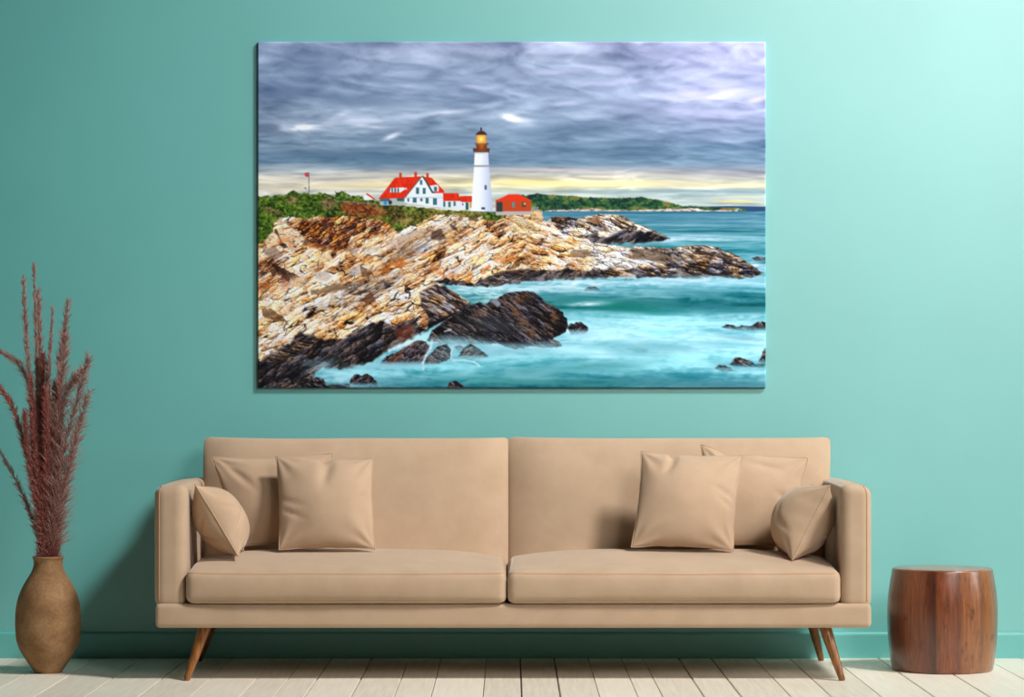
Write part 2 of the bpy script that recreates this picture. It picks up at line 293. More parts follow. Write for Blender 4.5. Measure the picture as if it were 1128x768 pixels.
    lay(poly([(300, 384), (330, 374), (352, 372), (340, 384), (310, 396), (292, 400)], 3, 2.5) * .6, Rb)
    tide = [(474, 309), (490, 307), (510, 309), (524, 311), (534, 307), (548, 301), (562, 297), (584, 296.5), (606, 297.5), (626, 295), (646, 297.5), (660, 295.5), (690, 297), (700, 294), (730, 295), (740, 288), (765, 290), (782, 284), (800, 284), (812, 286), (826, 294), (839, 302), (826, 306), (780, 304.4), (740, 305.5), (690, 304.6), (640, 307), (600, 308.6), (572, 310.6), (545, 314.6), (500, 314)]
    lay(poly(tide, 1.2, 1.8, 6) * .95, np.where((x > 655)[..., None], Rb, Rd * np.array([1.06, 1.0, .98], np.float32)))
    lay(poly([(524, 313), (540, 303), (556, 298), (580, 300), (560, 308), (540, 314)], 2, 1.5) * .6, Rb)
    lay(hm * sst(680, 780, x) * sst(272, 284, y) * .72, Rb)
    lay(blob(700, 300, 6, 3, 0) * .5 + blob(748, 302, 4, 7, 0) * .5, (206, 222, 236))
    mid = [(470, 374), (477, 363), (488, 354), (500, 347), (510, 341), (521, 335.5), (528, 332.4), (534, 335), (540, 330), (546, 329), (552, 325), (560, 321.6), (566, 321), (574, 320.4), (580, 320.2), (588, 321), (594, 326), (600, 331), (605, 335), (610, 337.6), (616, 339), (620, 345), (624, 350), (625, 358), (622, 366), (614, 370), (608, 373), (616, 376), (619, 381), (604, 383), (586, 381), (566, 384), (548, 378), (530, 379), (514, 378), (498, 379), (482, 379)]
    mm = poly(mid, .8, .9, 4) * (1 - .75 * sst(366, 384, y + (w1 - .5) * 14) * sst(560, 520, x) - .6 * sst(374, 386, y + (w1 - .5) * 14))
    lay(mm, rock(36, 16, 5.5, 541, darkp, .40, .7, 6, -.07, (464, 314, 630, 392)) * np.array([1.0, .94, .9], np.float32))
    for cx, cy, rx, ry, a in [(576, 328, 14, 4, -8), (572, 348, 12, 6, 40), (586, 364, 8, 6, 60), (608, 346, 9, 5, 50), (528, 344, 12, 3, -35)]:
        lay(blob(cx, cy, rx, ry, a) * mm * sst(.4, .65, fbm(x / 5, y / 4, 141, 4)) * .75, (132, 84, 52))
    lay(poly([(540, 331), (546, 328), (552, 334), (548, 338)], .8) * .8, (140, 148, 164))
    lay(mm * blob(545, 357, 34, 9, 4) * .55, (66, 74, 82))
    # boulders standing in the surf
    for k, pts in enumerate([
        [(418, 400), (426, 391), (440, 386), (450, 379), (460, 373.6), (470, 376), (474, 384), (468, 394), (462, 401), (440, 402)],
        [(464, 402), (472, 391), (482, 381), (492, 378.4), (497, 385), (496, 394), (484, 400)],
        [(505, 392), (511, 382), (518, 377.6), (526, 382), (538, 392), (524, 395)],
        [(500, 382), (506, 379), (512, 382), (506, 386)],
        [(385.6, 419), (390, 412), (393, 411), (398, 413.6), (404, 410.4), (410, 414), (416, 421), (417, 426), (386, 423)],
        [(492, 428), (495, 420.6), (501, 418), (507, 422), (513, 426), (516, 428)], [(425, 428), (428, 425.4), (432, 426), (433, 428)],
        [(336, 425), (342, 416), (350, 414.6), (357, 417), (361, 427), (335, 428)], [(306, 428), (308, 418), (318, 415.6), (326, 420), (332, 428)], [(358, 424), (385, 422), (386, 428), (358, 428)],
        [(625, 360), (628, 355.4), (632, 356), (634, 354), (641, 354.6), (648, 360), (646, 366), (628, 368)],
        [(642.5, 319.5), (648, 315.6), (656, 315.2), (661, 319), (658, 320), (644, 320)], [(684, 307.6), (690, 305.6), (698, 306), (699, 308), (688, 308.6)],
        [(794, 360), (799, 357), (806, 357), (813, 359.6), (818, 357.4), (826, 359), (832, 355), (837, 353.6), (844, 354.6), (844, 364), (826, 363), (806, 362.6)],
        [(787, 405), (792, 401.6), (798, 401.4), (804, 404), (808, 407), (796, 408.6)], [(803, 401), (809, 393.6), (814, 392.8), (820, 395), (825, 397), (832, 400.4), (844, 400), (844, 403), (820, 404)],
        [(834.5, 398), (838, 392), (841, 384), (844, 381), (844, 400)], [(828, 284), (834, 282), (844, 284), (844, 289), (832, 288)]]):
        bm_ = poly(pts, .8, .55, 3, 300 + k)
        lo = max(p[1] for p in pts)
        fadeb = 1 - .75 * sst(lo - 7, lo, y + (w2 - .5) * 5) * (0 if lo > 427 else 1)
        lay(bm_ * fadeb, rock(30 if k % 2 else -34, 7, 5, 561 + 13 * (k % 4), darkp, .5, .6, 4, .0, (min(p[0] for p in pts) - 6, min(p[1] for p in pts) - 6, max(p[0] for p in pts) + 6, max(p[1] for p in pts) + 6)) * np.array([1.0, .93, .92] if k < 10 else [1.05, 1.0, 1.04], np.float32))
    lay(poly([(424, 399), (434, 391), (446, 384), (440, 396), (430, 401)], 2, 1) * .45, (120, 58, 36))
    # white rills between the boulders
    def rill(pts, wd, k, c=(214, 232, 242)):
        for (xa, ya), (xb, yb) in zip(pts[:-1], pts[1:]):
            ex, ey = xb - xa, yb - ya
            t = np.clip(((x - xa) * ex + (y - ya) * ey) / (ex * ex + ey * ey), 0, 1)
            d = np.hypot(x - xa - t * ex, y - ya - t * ey) + (fine - .5) * wd * .8
            lay(sst(wd, wd * .25, d) * k, c)
    rill([(429, 385.5), (440, 381), (451, 377.5)], 2.8, .8)
    rill([(476, 374), (474.5, 383), (469, 391), (466, 399), (466.5, 406)], 2.0, .75); rill([(475, 376), (482, 377)], 1.6, .7)
    rill([(498.5, 382), (497, 388), (497, 394)], 1.5, .65); rill([(499, 396), (512, 396), (522, 398), (528, 402)], 1.5, .7); rill([(490, 364.5), (497, 362)], 1.3, .7)
    lay(blob(430, 402, 60, 3.5, -3) * .55 + blob(356, 402, 16, 4, -20) * .35, (150, 206, 224))
    for cx, cy, rx, ry, k in [(500, 376, 22, 6, .45), (530, 384, 34, 5, .6), (575, 386, 50, 3.6, .5), (600, 377, 16, 5, .3), (487, 391, 12, 6, .4), (520, 393, 18, 4, .5), (640, 367, 12, 3, .5), (440, 402, 30, 3, .5), (815, 362, 30, 3, .4), (815, 405, 30, 3, .5), (400, 424, 26, 2.5, .5), (345, 400, 20, 5, .3), (640, 306, 60, 2, .3), (780, 305, 50, 2.5, .45)]:
        lay(blob(cx, cy, rx, ry) * k * np.clip(fw * 1.3, .3, 1.3), (140, 190, 204))     # spray hanging over the feet of the rocks

    # ------------------------------------------------------------ plants on the cliff
    lf = fbm(x / 2.6, y / 2.2, 151, 4, .65); lf2 = fbm(x / 11, y / 7, 155, 4)
    green = ramp(lf + (lf2 - .5) * .5, [(.2, (20, 38, 18)), (.42, (50, 78, 24)), (.58, (82, 112, 34)), (.74, (116, 136, 52)), (.92, (160, 156, 88))])
    olive = ramp(lf + (lf2 - .5) * .6, [(.2, (42, 38, 22)), (.42, (88, 82, 36)), (.6, (128, 118, 54)), (.8, (176, 148, 92))])
    rust = ramp(lf + (lf2 - .5) * .3, [(.2, (66, 34, 20)), (.42, (116, 56, 30)), (.6, (150, 80, 44)), (.8, (172, 116, 72))])
    veg = [(284, 216), (288, 217.4), (292, 215), (298, 216), (304, 214.6), (312, 215), (318, 212.6), (324, 209.4), (328, 213), (336, 213), (344, 214.6), (352, 213), (358, 211.6), (364, 215), (370, 217), (380, 218), (398, 219), (420, 222), (440, 226), (470, 229), (486, 231), (520, 233), (548, 234), (560, 236), (556, 240), (545, 240), (534, 238), (520, 240), (505, 237), (480, 236), (472, 240), (462, 246), (446, 251), (434, 252), (425, 244), (410, 240), (396, 239), (376, 237), (366, 239), (352, 238), (336, 241), (320, 238), (308, 240), (303, 246), (301, 254), (295, 262), (288, 268), (284, 266)]
    vm = poly(veg, .8, 1.0, 4)
    lay(vm, green)
    lay(vm * np.clip(blob(404, 231, 26, 8, 8, 2) + blob(388, 228, 12, 9, 0, 2), 0, 1) * .92, rust)
    lay(vm * np.clip(blob(362, 224, 9, 8, 0, 2) * .8 + blob(322, 220, 8, 5, 0, 2) * .6 + blob(300, 232, 12, 3, 20, 2) * .7, 0, 1), ramp(lf, [(.2, (70, 50, 36)), (.5, (120, 94, 66)), (.8, (164, 138, 104))]))
    lay(vm * sst(425, 436, x) * .8, olive)
    lay(vm * blob(436, 236, 9, 12, 0, 2) * .7, ramp(lf, [(.2, (30, 28, 18)), (.5, (64, 58, 28)), (.8, (112, 92, 48))]))
    lay(vm * (blob(452, 230, 14, 4, 10, 2) + blob(541, 238, 10, 4, 0, 2)) * .7, green)
    for cx, cy, rx, ry in [(376, 216.5, 8, 5), (392, 219, 8, 3), (404, 218.6, 6, 3), (323, 213, 3.2, 2.6), (439, 250, 6, 3.5), (543, 239, 11, 3.6), (440, 222, 6, 2.4)]:
        lay(sst(1.25, .85, np.hypot((x - cx) / rx, (y - cy) / ry) + (lf - .5) * 1.0), green)
    lay(poly([(516, 238), (527, 238), (526, 243), (517, 243)], 1, .8) * .7, (60, 48, 36))
    lay(poly([(368, 220), (400, 222.6), (424, 225), (424, 226.2), (400, 224), (368, 221.4)], .6) * .7, (112, 124, 112))

    # ------------------------------------------------------------ buildings (points in a 5.127x zoom of the crop at 390,130)
    def B(pts): return [(390 + a / 5.127, 130 + b / 5.127) for a, b in pts]
    def bl(pts, c, soft=.45, k=1.): lay(poly(B(pts), soft) * k, c)
    wall_, wsh, red, redd, gdk = (226, 234, 244), (196, 208, 222), (214, 48, 22), (178, 36, 20), (42, 84, 84)
    rf = np.asarray(red, np.float32) + ((fbm(x / 1.6, y / 5, 161, 3) - .5) * 50)[..., None] * np.array([1, .5, .4], np.float32)
    bl([(50, 440), (72, 428), (118, 460), (60, 464)], wall_); bl([(66, 428), (76, 424), (126, 460), (112, 460)], red, .4)
    bl([(140, 455), (300, 440), (300, 492), (150, 492)], (168, 180, 176)); bl([(150, 446), (205, 446), (200, 470), (145, 470)], gdk, .5, .8); bl([(240, 446), (286, 446), (282, 470), (244, 468)], gdk, .5, .9)
    bl([(138, 456), (232, 336), (384, 329), (296, 450)], rf)
    bl([(384, 330), (438, 337), (510, 412), (506, 424), (448, 424)], rf)
    bl([(288, 452), (384, 334), (450, 424), (504, 424), (503, 505), (430, 496), (286, 476)], wall_)
    bl([(296, 445), (505, 445), (505, 452), (292, 452)], (188, 202, 214), .4)
    bl([(455, 430), (503, 430), (503, 505), (470, 500)], (208, 218, 228), .5, .5)
    bl([(384, 326), (392, 326), (456, 424), (440, 424)], gdk, .4); bl([(286, 456), (296, 440), (384, 334), (382, 326), (290, 440)], gdk, .3, .75)
    for r in [(256, 309, 270, 340), (341, 304, 356, 334), (408, 311, 422, 340)]: bl(rect(*r), (190, 62, 40), .4)
    bl([(204, 396), (280, 391), (292, 398), (286, 404), (262, 420), (204, 420)], (222, 230, 234)); bl(rect(194, 396, 206, 408), (70, 96, 96), .4); bl(rect(288, 394, 299, 404), (200, 206, 210), .4)
    for r in [(212, 396, 221, 420), (228, 396, 238, 420), (245, 396, 254, 420)]: bl(rect(*r), (62, 86, 96), .35)
    bl([(428, 382), (470, 376), (478, 384), (478, 414), (446, 414)], (214, 224, 232)); bl(rect(452, 388, 469, 412), (66, 100, 104), .4)
    for r in [(350, 392, 368, 428), (388, 394, 405, 428), (373, 350, 386, 376), (332, 449, 354, 477), (374, 453, 388, 469), (404, 450, 422, 482), (446, 452, 468, 490), (302, 452, 312, 472)]: bl(rect(*r), (58, 104, 112), .4)
    bl([(503, 466), (602, 466), (602, 512), (503, 504)], (214, 224, 230)); bl([(503, 424), (590, 424), (601, 468), (503, 468)], rf)
    for r in [(504, 470, 516, 500), (532, 472, 546, 502), (562, 470, 574, 496)]: bl(rect(*r), (54, 104, 104), .4)
    bl([(600, 472), (692, 472), (692, 522), (600, 514)], (216, 224, 232)); bl([(598, 440), (662, 440), (698, 474), (606, 474)], rf)
    bl(rect(630, 476, 647, 518), (36, 92, 90), .4); bl(rect(653, 476, 667, 506), (190, 150, 52), .4); bl(rect(610, 482, 618, 492), (60, 80, 84), .4)
    # tower
    tw = poly(B([(682, 192), (757, 192), (764, 300), (786, 528), (662, 524), (676, 300)]), .45)
    tx = (x - (390 + 722 / 5.127)) / 11.
    lay(tw, ramp(np.clip(.5 + tx * .5, 0, 1), [(0, (238, 242, 250)), (.45, (226, 232, 244)), (.8, (196, 206, 224)), (1, (178, 190, 210))]))
    bl([(674, 266), (762, 266), (763, 276), (674, 276)], (150, 146, 146), .4); bl([(682, 194), (757, 194), (758, 204), (682, 204)], (206, 204, 206), .4)
    bl(rect(737, 379, 749, 404), (56, 84, 88), .35); bl(rect(719, 503, 740, 515), (58, 56, 66), .4)
    bl([(671, 172), (767, 172), (764, 194), (674, 194)], (70, 44, 36), .4); bl(rect(671, 182, 767, 188), (150, 112, 92), .3, .5)
    bl([(690, 150), (750, 150), (750, 184), (690, 184)], (112, 56, 26), .4); bl([(682, 140), (760, 140), (758, 152), (684, 152)], (112, 74, 58), .4)
    bl(rect(690, 94, 748, 142), (222, 160, 96), .4); bl(rect(690, 94, 696, 142), (170, 128, 100), .3); bl(rect(742, 94, 748, 142), (170, 128, 100), .3)
    lay(blob(390 + 717 / 5.127, 130 + 120 / 5.127, 3.6, 4.2) * .95, (255, 196, 52)); lay(blob(390 + 717 / 5.127, 130 + 120 / 5.127, 1.9, 2.0) * 1., (255, 246, 150))
    lay(blob(390 + 720 / 5.127, 130 + 160 / 5.127, 3., 4.) * .5, (222, 120, 40))
    bl([(684, 96), (694, 84), (708, 74), (730, 74), (744, 84), (752, 96)], (64, 44, 42), .4); bl(rect(713, 54, 722, 78), (58, 44, 46), .4); bl(rect(706, 92, 734, 96), (120, 60, 40), .4)
    # keeper's shed
    bl([(800, 520), (1002, 516), (1004, 546), (800, 548)], (178, 172, 168), .5)
    bl(rect(800, 460, 998, 526), (176, 66, 34)); bl([(838, 466), (998, 466), (998, 522), (838, 524)], (190, 74, 38), .5, .7)
    bl([(798, 466), (872, 430), (930, 430), (999, 463), (996, 467)], (222, 56, 26)); bl([(805, 474), (838, 474), (838, 528), (805, 528)], (44, 62, 62), .4)
    bl(rect(892, 474, 908, 504), (96, 128, 132), .4); bl(rect(948, 474, 970, 502), (84, 72, 56), .4); bl(rect(958, 478, 968, 488), (222, 190, 110), .4)
    bl(rect(1002, 500, 1042, 520), (164, 172, 168), .6, .6)
    # visitors, flagpole, fence
    lay(blob(424.6, 223.4, 1.9, 2.3, 0, 2), (34, 128, 214)); lay(blob(430, 222.8, 2.0, 2.5, 0, 2), (28, 30, 44))
    rill([(340.4, 190), (340.6, 212)], .7, .9, (84, 88, 96)); lay(poly([(335.5, 190.6), (340, 189.6), (340.4, 195), (336.6, 194.4)], .5), (182, 70, 78)); lay(poly([(335, 207), (337.5, 206), (338, 209)], .5), (110, 120, 140))
    lay(blob(796, 230.2, 2.4, .9), (206, 76, 84)); lay(blob(812, 230.2, 2, .8), (196, 200, 200))

    img = np.clip((img - 118) * 1.09 + 124, 4, 252)
    return img / 255.

# ---------------------------------------------------------------- scene
C = bpy.context.scene.collection
F, CAM_D, CAM_H, HOR = 2900., 9.53, .92, 445.      # focal length in pixels, camera distance to the wall, eye height, horizon row

def P(px, py, Y):
    """the point at distance Y from the wall (Y < 0) seen at a pixel of the 1128x768 frame"""
    k = (CAM_D + Y) / F
    return Vector(((px - 564) * k, Y, CAM_H - (py - HOR) * k))

def lin(c):
    return tuple((v / 12.92 if v <= .04045 else ((v + .055) / 1.055) ** 2.4) for v in (q / 255 for q in c))

# ---------------------------------------------------------------- object helpers
def obj(name, verts, faces, mat, parent=None, smooth=True, loc=None):
    me = bpy.data.meshes.new(name)
    me.from_pydata([tuple(v) for v in verts], [], faces)
    me.update()
    if smooth:
        me.polygons.foreach_set('use_smooth', [True] * len(me.polygons))
    me.materials.append(mat)
    o = bpy.data.objects.new(name, me)
    C.objects.link(o)
    if parent: o.parent = parent
    if loc is not None: o.location = loc
    return o

def bobj(name, bm, mat, parent=None, smooth=True, loc=None):
    me = bpy.data.meshes.new(name)
    bmesh.ops.recalc_face_normals(bm, faces=bm.faces[:])
    bm.to_mesh(me); bm.free()
    if smooth:
        me.polygons.foreach_set('use_smooth', [True] * len(me.polygons))
    me.materials.append(mat)
    o = bpy.data.objects.new(name, me)
    C.objects.link(o)
    if parent: o.parent = parent
    if loc is not None: o.location = loc
    return o

def tag(o, label, cat, group=None):
    o['label'] = label; o['category'] = cat
    if group: o['group'] = group
    return o

def thing(name, label, cat, loc, group=None):
    o = bpy.data.objects.new(name, None); C.objects.link(o)
    o.empty_display_size = .1
    o.location = loc
    return tag(o, label, cat, group)

def structure(o):
    o['kind'] = 'structure'; return o

def axis_samples(h, r, n, k=5):
    a = [-h + r * (1 - math.cos(math.pi / 2 * i / k)) for i in range(k)]
    m = [(-h + r) + (2 * (h - r)) * i / n for i in range(n + 1)]
    return a + m + [-v for v in reversed(a)]

def rounded_box(x0, x1, y0, y1, z0, z1, r, n=(24, 12, 8), deform=None):
    """closed box with rounded edges and a fine grid, optionally deformed: deform(p, u, v, w) with u,v,w in -1..1"""
    c = Vector(((x0 + x1) / 2, (y0 + y1) / 2, (z0 + z1) / 2)); h = ((x1 - x0) / 2, (y1 - y0) / 2, (z1 - z0) / 2)
    S = [axis_samples(h[i], r, n[i]) for i in range(3)]
    verts, faces, idx = [], [], {}
    def vid(p):
        key = tuple(round(q, 6) for q in p)
        if key not in idx:
            q = Vector([max(-h[i] + r, min(h[i] - r, p[i])) for i in range(3)])
            d = Vector(p) - q
            e = q + d.normalized() * r if d.length > 1e-9 else Vector(p)
            u = Vector((e.x / h[0], e.y / h[1], e.z / h[2]))
            e = e + c
            if deform: e = deform(e, u.x, u.y, u.z)
            idx[key] = len(verts); verts.append(e)
        return idx[key]
    for ax in range(3):
        a, b = [(1, 2), (2, 0), (0, 1)][ax]
        for s in (-1, 1):
            for i in range(len(S[a]) - 1):
                for j in range(len(S[b]) - 1):
                    q = []
                    for di, dj in ((0, 0), (1, 0), (1, 1), (0, 1)):
                        p = [0, 0, 0]; p[ax] = s * h[ax]; p[a] = S[a][i + di]; p[b] = S[b][j + dj]
                        q.append(vid(p))
                    if len(set(q)) >= 3:
                        q = list(dict.fromkeys(q))
                        faces.append(q if s > 0 else q[::-1])
    return verts, faces

def tube(pts, rads, sides=10, closed=False, cap=True):
    """round tube through points with a radius at each"""
    pts = [Vector(p) for p in pts]; n = len(pts)
    if not hasattr(rads, '__len__'): rads = [rads] * n
    verts, faces = [], []
    ref = None
    for i, p in enumerate(pts):
        t = (pts[(i + 1) % n] - pts[i - 1]) if closed else (pts[min(i + 1, n - 1)] - pts[max(i - 1, 0)])
        t.normalize()
        if ref is None: ref = t.orthogonal().normalized()
        ref = (ref - t * ref.dot(t)).normalized(); b = t.cross(ref)
        for k in range(sides):
            a = 2 * math.pi * k / sides
            verts.append(p + (ref * math.cos(a) + b * math.sin(a)) * rads[i])
    for i in range(n if closed else n - 1):
        for k in range(sides):
            k2 = (k + 1) % sides; i2 = (i + 1) % n
            faces.append((i * sides + k, i * sides + k2, i2 * sides + k2, i2 * sides + k))
    if cap and not closed:
        faces.append(tuple(range(sides))[::-1]); faces.append(tuple((n - 1) * sides + k for k in range(sides)))
    return verts, faces

def lathe(prof, seg=96):
    """revolve (radius, z) pairs about z; ends with zero radius close"""
    verts, faces, rows = [], [], []
    for r, z in prof:
        if r < 1e-6:
            rows.append([len(verts)]); verts.append((0, 0, z))
        else:
            rows.append(list(range(len(verts), len(verts) + seg)))
            verts += [(r * math.cos(2 * math.pi * k / seg), r * math.sin(2 * math.pi * k / seg), z) for k in range(seg)]
    for a, b in zip(rows[:-1], rows[1:]):
        for k in range(seg):
            k2 = (k + 1) % seg
            if len(a) == 1 and len(b) == 1: continue
            if len(a) == 1: faces.append((a[0], b[k2], b[k]))
            elif len(b) == 1: faces.append((a[k], a[k2], b[0]))
            else: faces.append((a[k], a[k2], b[k2], b[k]))
    return verts, faces

def spline(pts, n):
    """Catmull-Rom through points"""
    pts = [Vector(p) for p in pts]
    q = [pts[0] * 2 - pts[1]] + pts + [pts[-1] * 2 - pts[-2]]
    out = []
    m = len(pts) - 1
    for i in range(n + 1):
        s = i / n * m; k = min(int(s), m - 1); t = s - k
        a, b, c, d = q[k:k + 4]
        out.append(.5 * ((2 * b) + (c - a) * t + (2 * a - 5 * b + 4 * c - d) * t * t + (3 * b - a - 3 * c + d) * t ** 3))
    return out

# ---------------------------------------------------------------- materials
def mat(name):
    m = bpy.data.materials.new(name); m.use_nodes = True
    nt = m.node_tree
    return m, nt, nt.nodes['Principled BSDF']

def node(nt, kind, **kw):
    n = nt.nodes.new(kind)
    for k, v in kw.items():
        if k in n.inputs.keys(): n.inputs[k].default_value = v
        else: setattr(n, k, v)
    return n

def coords(nt, scale=(1, 1, 1)):
    tc = node(nt, 'ShaderNodeTexCoord'); mp = node(nt, 'ShaderNodeMapping')
    mp.inputs['Scale'].default_value = scale
    nt.links.new(tc.outputs['Object'], mp.inputs['Vector'])
    return mp.outputs['Vector']

def noise(nt, vec, scale, detail=4., rough=.55):
    n = node(nt, 'ShaderNodeTexNoise'); n.inputs['Scale'].default_value = scale
    n.inputs['Detail'].default_value = detail; n.inputs['Roughness'].default_value = rough
    nt.links.new(vec, n.inputs['Vector'])
    return n.outputs['Fac']

def color_ramp(nt, fac, stops):
    r = node(nt, 'ShaderNodeValToRGB')
    while len(r.color_ramp.elements) < len(stops): r.color_ramp.elements.new(.5)
    for e, (p, c) in zip(r.color_ramp.elements, stops):
        e.position = p; e.color = (*lin(c), 1)
    nt.links.new(fac, r.inputs['Fac'])
    return r.outputs['Color']

def bump(nt, b, h, strength, dist):
    n = node(nt, 'ShaderNodeBump'); n.inputs['Strength'].default_value = strength; n.inputs['Distance'].default_value = dist
    nt.links.new(h, n.inputs['Height']); nt.links.new(n.outputs['Normal'], b.inputs['Normal'])

def m_paint(name, c, rough=.5, spec=.5, ior=1.5):
    m, nt, b = mat(name); v = coords(nt)
    f = noise(nt, v, 1.3, 3)
    d = [max(0, q - 4) for q in c]; l = [min(255, q + 4) for q in c]
    nt.links.new(color_ramp(nt, f, [(.3, d), (.7, l)]), b.inputs['Base Color'])
    b.inputs['Roughness'].default_value = rough; b.inputs['Specular IOR Level'].default_value = spec; b.inputs['IOR'].default_value = ior
    bump(nt, b, noise(nt, v, 220, 3), .06, .002)
    return m

def m_fabric(name, c, spread=8, sheen=.25):
    m, nt, b = mat(name); v = coords(nt)
    f = noise(nt, v, 9, 5, .6)
    nt.links.new(color_ramp(nt, f, [(.3, [q - spread for q in c]), (.7, [min(255, q + spread) for q in c])]), b.inputs['Base Color'])
    b.inputs['Roughness'].default_value = .92; b.inputs['Specular IOR Level'].default_value = .2
    b.inputs['Sheen Weight'].default_value = sheen; b.inputs['Sheen Roughness'].default_value = .45
    b.inputs['Sheen Tint'].default_value = (1, .97, .94, 1)
    bump(nt, b, noise(nt, v, 420, 4, .7), .22, .0015)
    return m

def m_wood(name, stops, stretch=(1, 1, .06), scale=60, rough=.35, mottle=None, coat=0):
    m, nt, b = mat(name); v = coords(nt, stretch)
    f = noise(nt, v, scale, 6, .62)
    nt.links.new(color_ramp(nt, f, stops), b.inputs['Base Color'])
    b.inputs['Roughness'].default_value = rough; b.inputs['Coat Weight'].default_value = coat; b.inputs['Coat Roughness'].default_value = .18
    bump(nt, b, f, .08, .002)
    return m

M_wall = m_paint('teal_wall_paint', (80, 185, 182), .51, 1.0, 2.05)
M_board = m_paint('teal_trim_paint', (78, 181, 177), .49, 1.0, 1.8)
M_sofa = m_fabric('tan_velvet', (187, 161, 135), 5, .35)
M_pipe = m_fabric('tan_piping', (186, 148, 118), 4)
M_pil = m_fabric('tan_cushion_cloth', (187, 160, 134), 5, .3)
M_leg = m_wood('walnut_leg', [(.3, (92, 56, 26)), (.55, (142, 90, 44)), (.75, (172, 116, 62))], (1, 1, .08), 90, .32, coat=.3)

def m_floor():
    m, nt, b = mat('whitewashed_boards'); v = coords(nt, (1, .05, 1))
    f = noise(nt, v, 70, 5, .6)
    at = node(nt, 'ShaderNodeAttribute', attribute_name='board_tone')
    g = node(nt, 'ShaderNodeMath', operation='ADD'); nt.links.new(f, g.inputs[0]); nt.links.new(at.outputs['Fac'], g.inputs[1])
    nt.links.new(color_ramp(nt, g.outputs[0], [(.1, (214, 206, 190)), (.5, (232, 225, 209)), (.9, (243, 237, 222))]), b.inputs['Base Color'])
    b.inputs['Roughness'].default_value = .5; b.inputs['Specular IOR Level'].default_value = .35
    bump(nt, b, f, .05, .002)
    return m
M_floor = m_floor()
M_gap, _nt, _b = mat('dark_board_joint'); _b.inputs['Roughness'].default_value = .9
_nt.links.new(color_ramp(_nt, noise(_nt, coords(_nt), 40), [(.3, (92, 82, 72)), (.7, (120, 108, 96))]), _b.inputs['Base Color'])

def m_vase():
    m, nt, b = mat('sandy_clay'); v = coords(nt)
    f = noise(nt, v, 110, 4, .7); g = noise(nt, v, 12, 5, .6)
    mx = node(nt, 'ShaderNodeMath', operation='MULTIPLY_ADD'); nt.links.new(f, mx.inputs[0]); mx.inputs[1].default_value = .55
    nt.links.new(g, mx.inputs[2])
    nt.links.new(color_ramp(nt, mx.outputs[0], [(.45, (112, 80, 52)), (.75, (142, 107, 73)), (1.0, (168, 132, 95))]), b.inputs['Base Color'])
    b.inputs['Roughness'].default_value = .8; b.inputs['Specular IOR Level'].default_value = .25
    bump(nt, b, f, .25, .003)
    return m
M_vase = m_vase()

def m_stave():
    """glued staves round a barrel: each stave has its own tone, all with long upright grain"""
    m, nt, b = mat('oiled_hardwood')
    tc = node(nt, 'ShaderNodeTexCoord'); sp = node(nt, 'ShaderNodeSeparateXYZ'); nt.links.new(tc.outputs['Object'], sp.inputs[0])
    at = node(nt, 'ShaderNodeMath', operation='ARCTAN2'); nt.links.new(sp.outputs['Y'], at.inputs[0]); nt.links.new(sp.outputs['X'], at.inputs[1])
    k = node(nt, 'ShaderNodeMath', operation='MULTIPLY_ADD'); nt.links.new(at.outputs[0], k.inputs[0]); k.inputs[1].default_value = 1 / math.pi; k.inputs[2].default_value = 1.0   # front half runs 0 (left) .. 1 (right)
    wv = noise(nt, coords(nt, (1, 1, .25)), 9, 3)
    wb = node(nt, 'ShaderNodeMath', operation='MULTIPLY_ADD'); nt.links.new(wv, wb.inputs[0]); wb.inputs[1].default_value = .05; nt.links.new(k.outputs[0], wb.inputs[2])
    st = color_ramp(nt, wb.outputs[0], [(0, (92, 48, 28)), (.18, (104, 54, 30)), (.26, (140, 72, 34)), (.355, (130, 66, 34)), (.40, (98, 50, 30)), (.425, (84, 42, 28)), (.44, (142, 74, 38)), (.52, (150, 80, 42)), (.575, (120, 64, 38)), (.60, (158, 96, 56)), (.70, (164, 104, 62)), (.735, (140, 90, 52)), (.78, (172, 108, 52)), (.9, (158, 94, 44)), (1, (120, 70, 36))])
    g = noise(nt, coords(nt, (1, 1, .05)), 120, 6, .65)
    gc = color_ramp(nt, g, [(.28, (120, 112, 106)), (.5, (206, 202, 198)), (.72, (255, 255, 255))])
    mx = node(nt, 'ShaderNodeMix', data_type='RGBA', blend_type='MULTIPLY'); mx.inputs['Factor'].default_value = .8
    nt.links.new(st, mx.inputs['A']); nt.links.new(gc, mx.inputs['B'])
    sp2 = noise(nt, coords(nt, (1, 1, .5)), 26, 4, .6)
    kc = color_ramp(nt, sp2, [(.3, (140, 126, 120)), (.42, (255, 255, 255))])
    m2 = node(nt, 'ShaderNodeMix', data_type='RGBA', blend_type='MULTIPLY'); m2.inputs['Factor'].default_value = .75
    nt.links.new(mx.outputs['Result'], m2.inputs['A']); nt.links.new(kc, m2.inputs['B'])
    nt.links.new(m2.outputs['Result'], b.inputs['Base Color'])
    b.inputs['Roughness'].default_value = .36; b.inputs['Coat Weight'].default_value = .9; b.inputs['Coat Roughness'].default_value = .24
    bump(nt, b, g, .05, .002)
    return m
M_stave = m_stave()
M_stool_top = m_wood('oiled_hardwood_top', [(.3, (104, 62, 38)), (.55, (140, 88, 54)), (.75, (164, 108, 68))], (1, .08, 1), 60, .3, coat=.5)
M_stalk = m_wood('dry_stalk', [(.3, (92, 58, 50)), (.7, (140, 100, 84))], (1, 1, .1), 60, .8)
def m_plume(name, a, b_, c):
    m, nt, b = mat(name)
    nt.links.new(color_ramp(nt, noise(nt, coords(nt), 420, 2), [(.36, a), (.5, b_), (.63, c)]), b.inputs['Base Color'])
    b.inputs['Roughness'].default_value = .8; b.inputs['Specular IOR Level'].default_value = .2
    return m
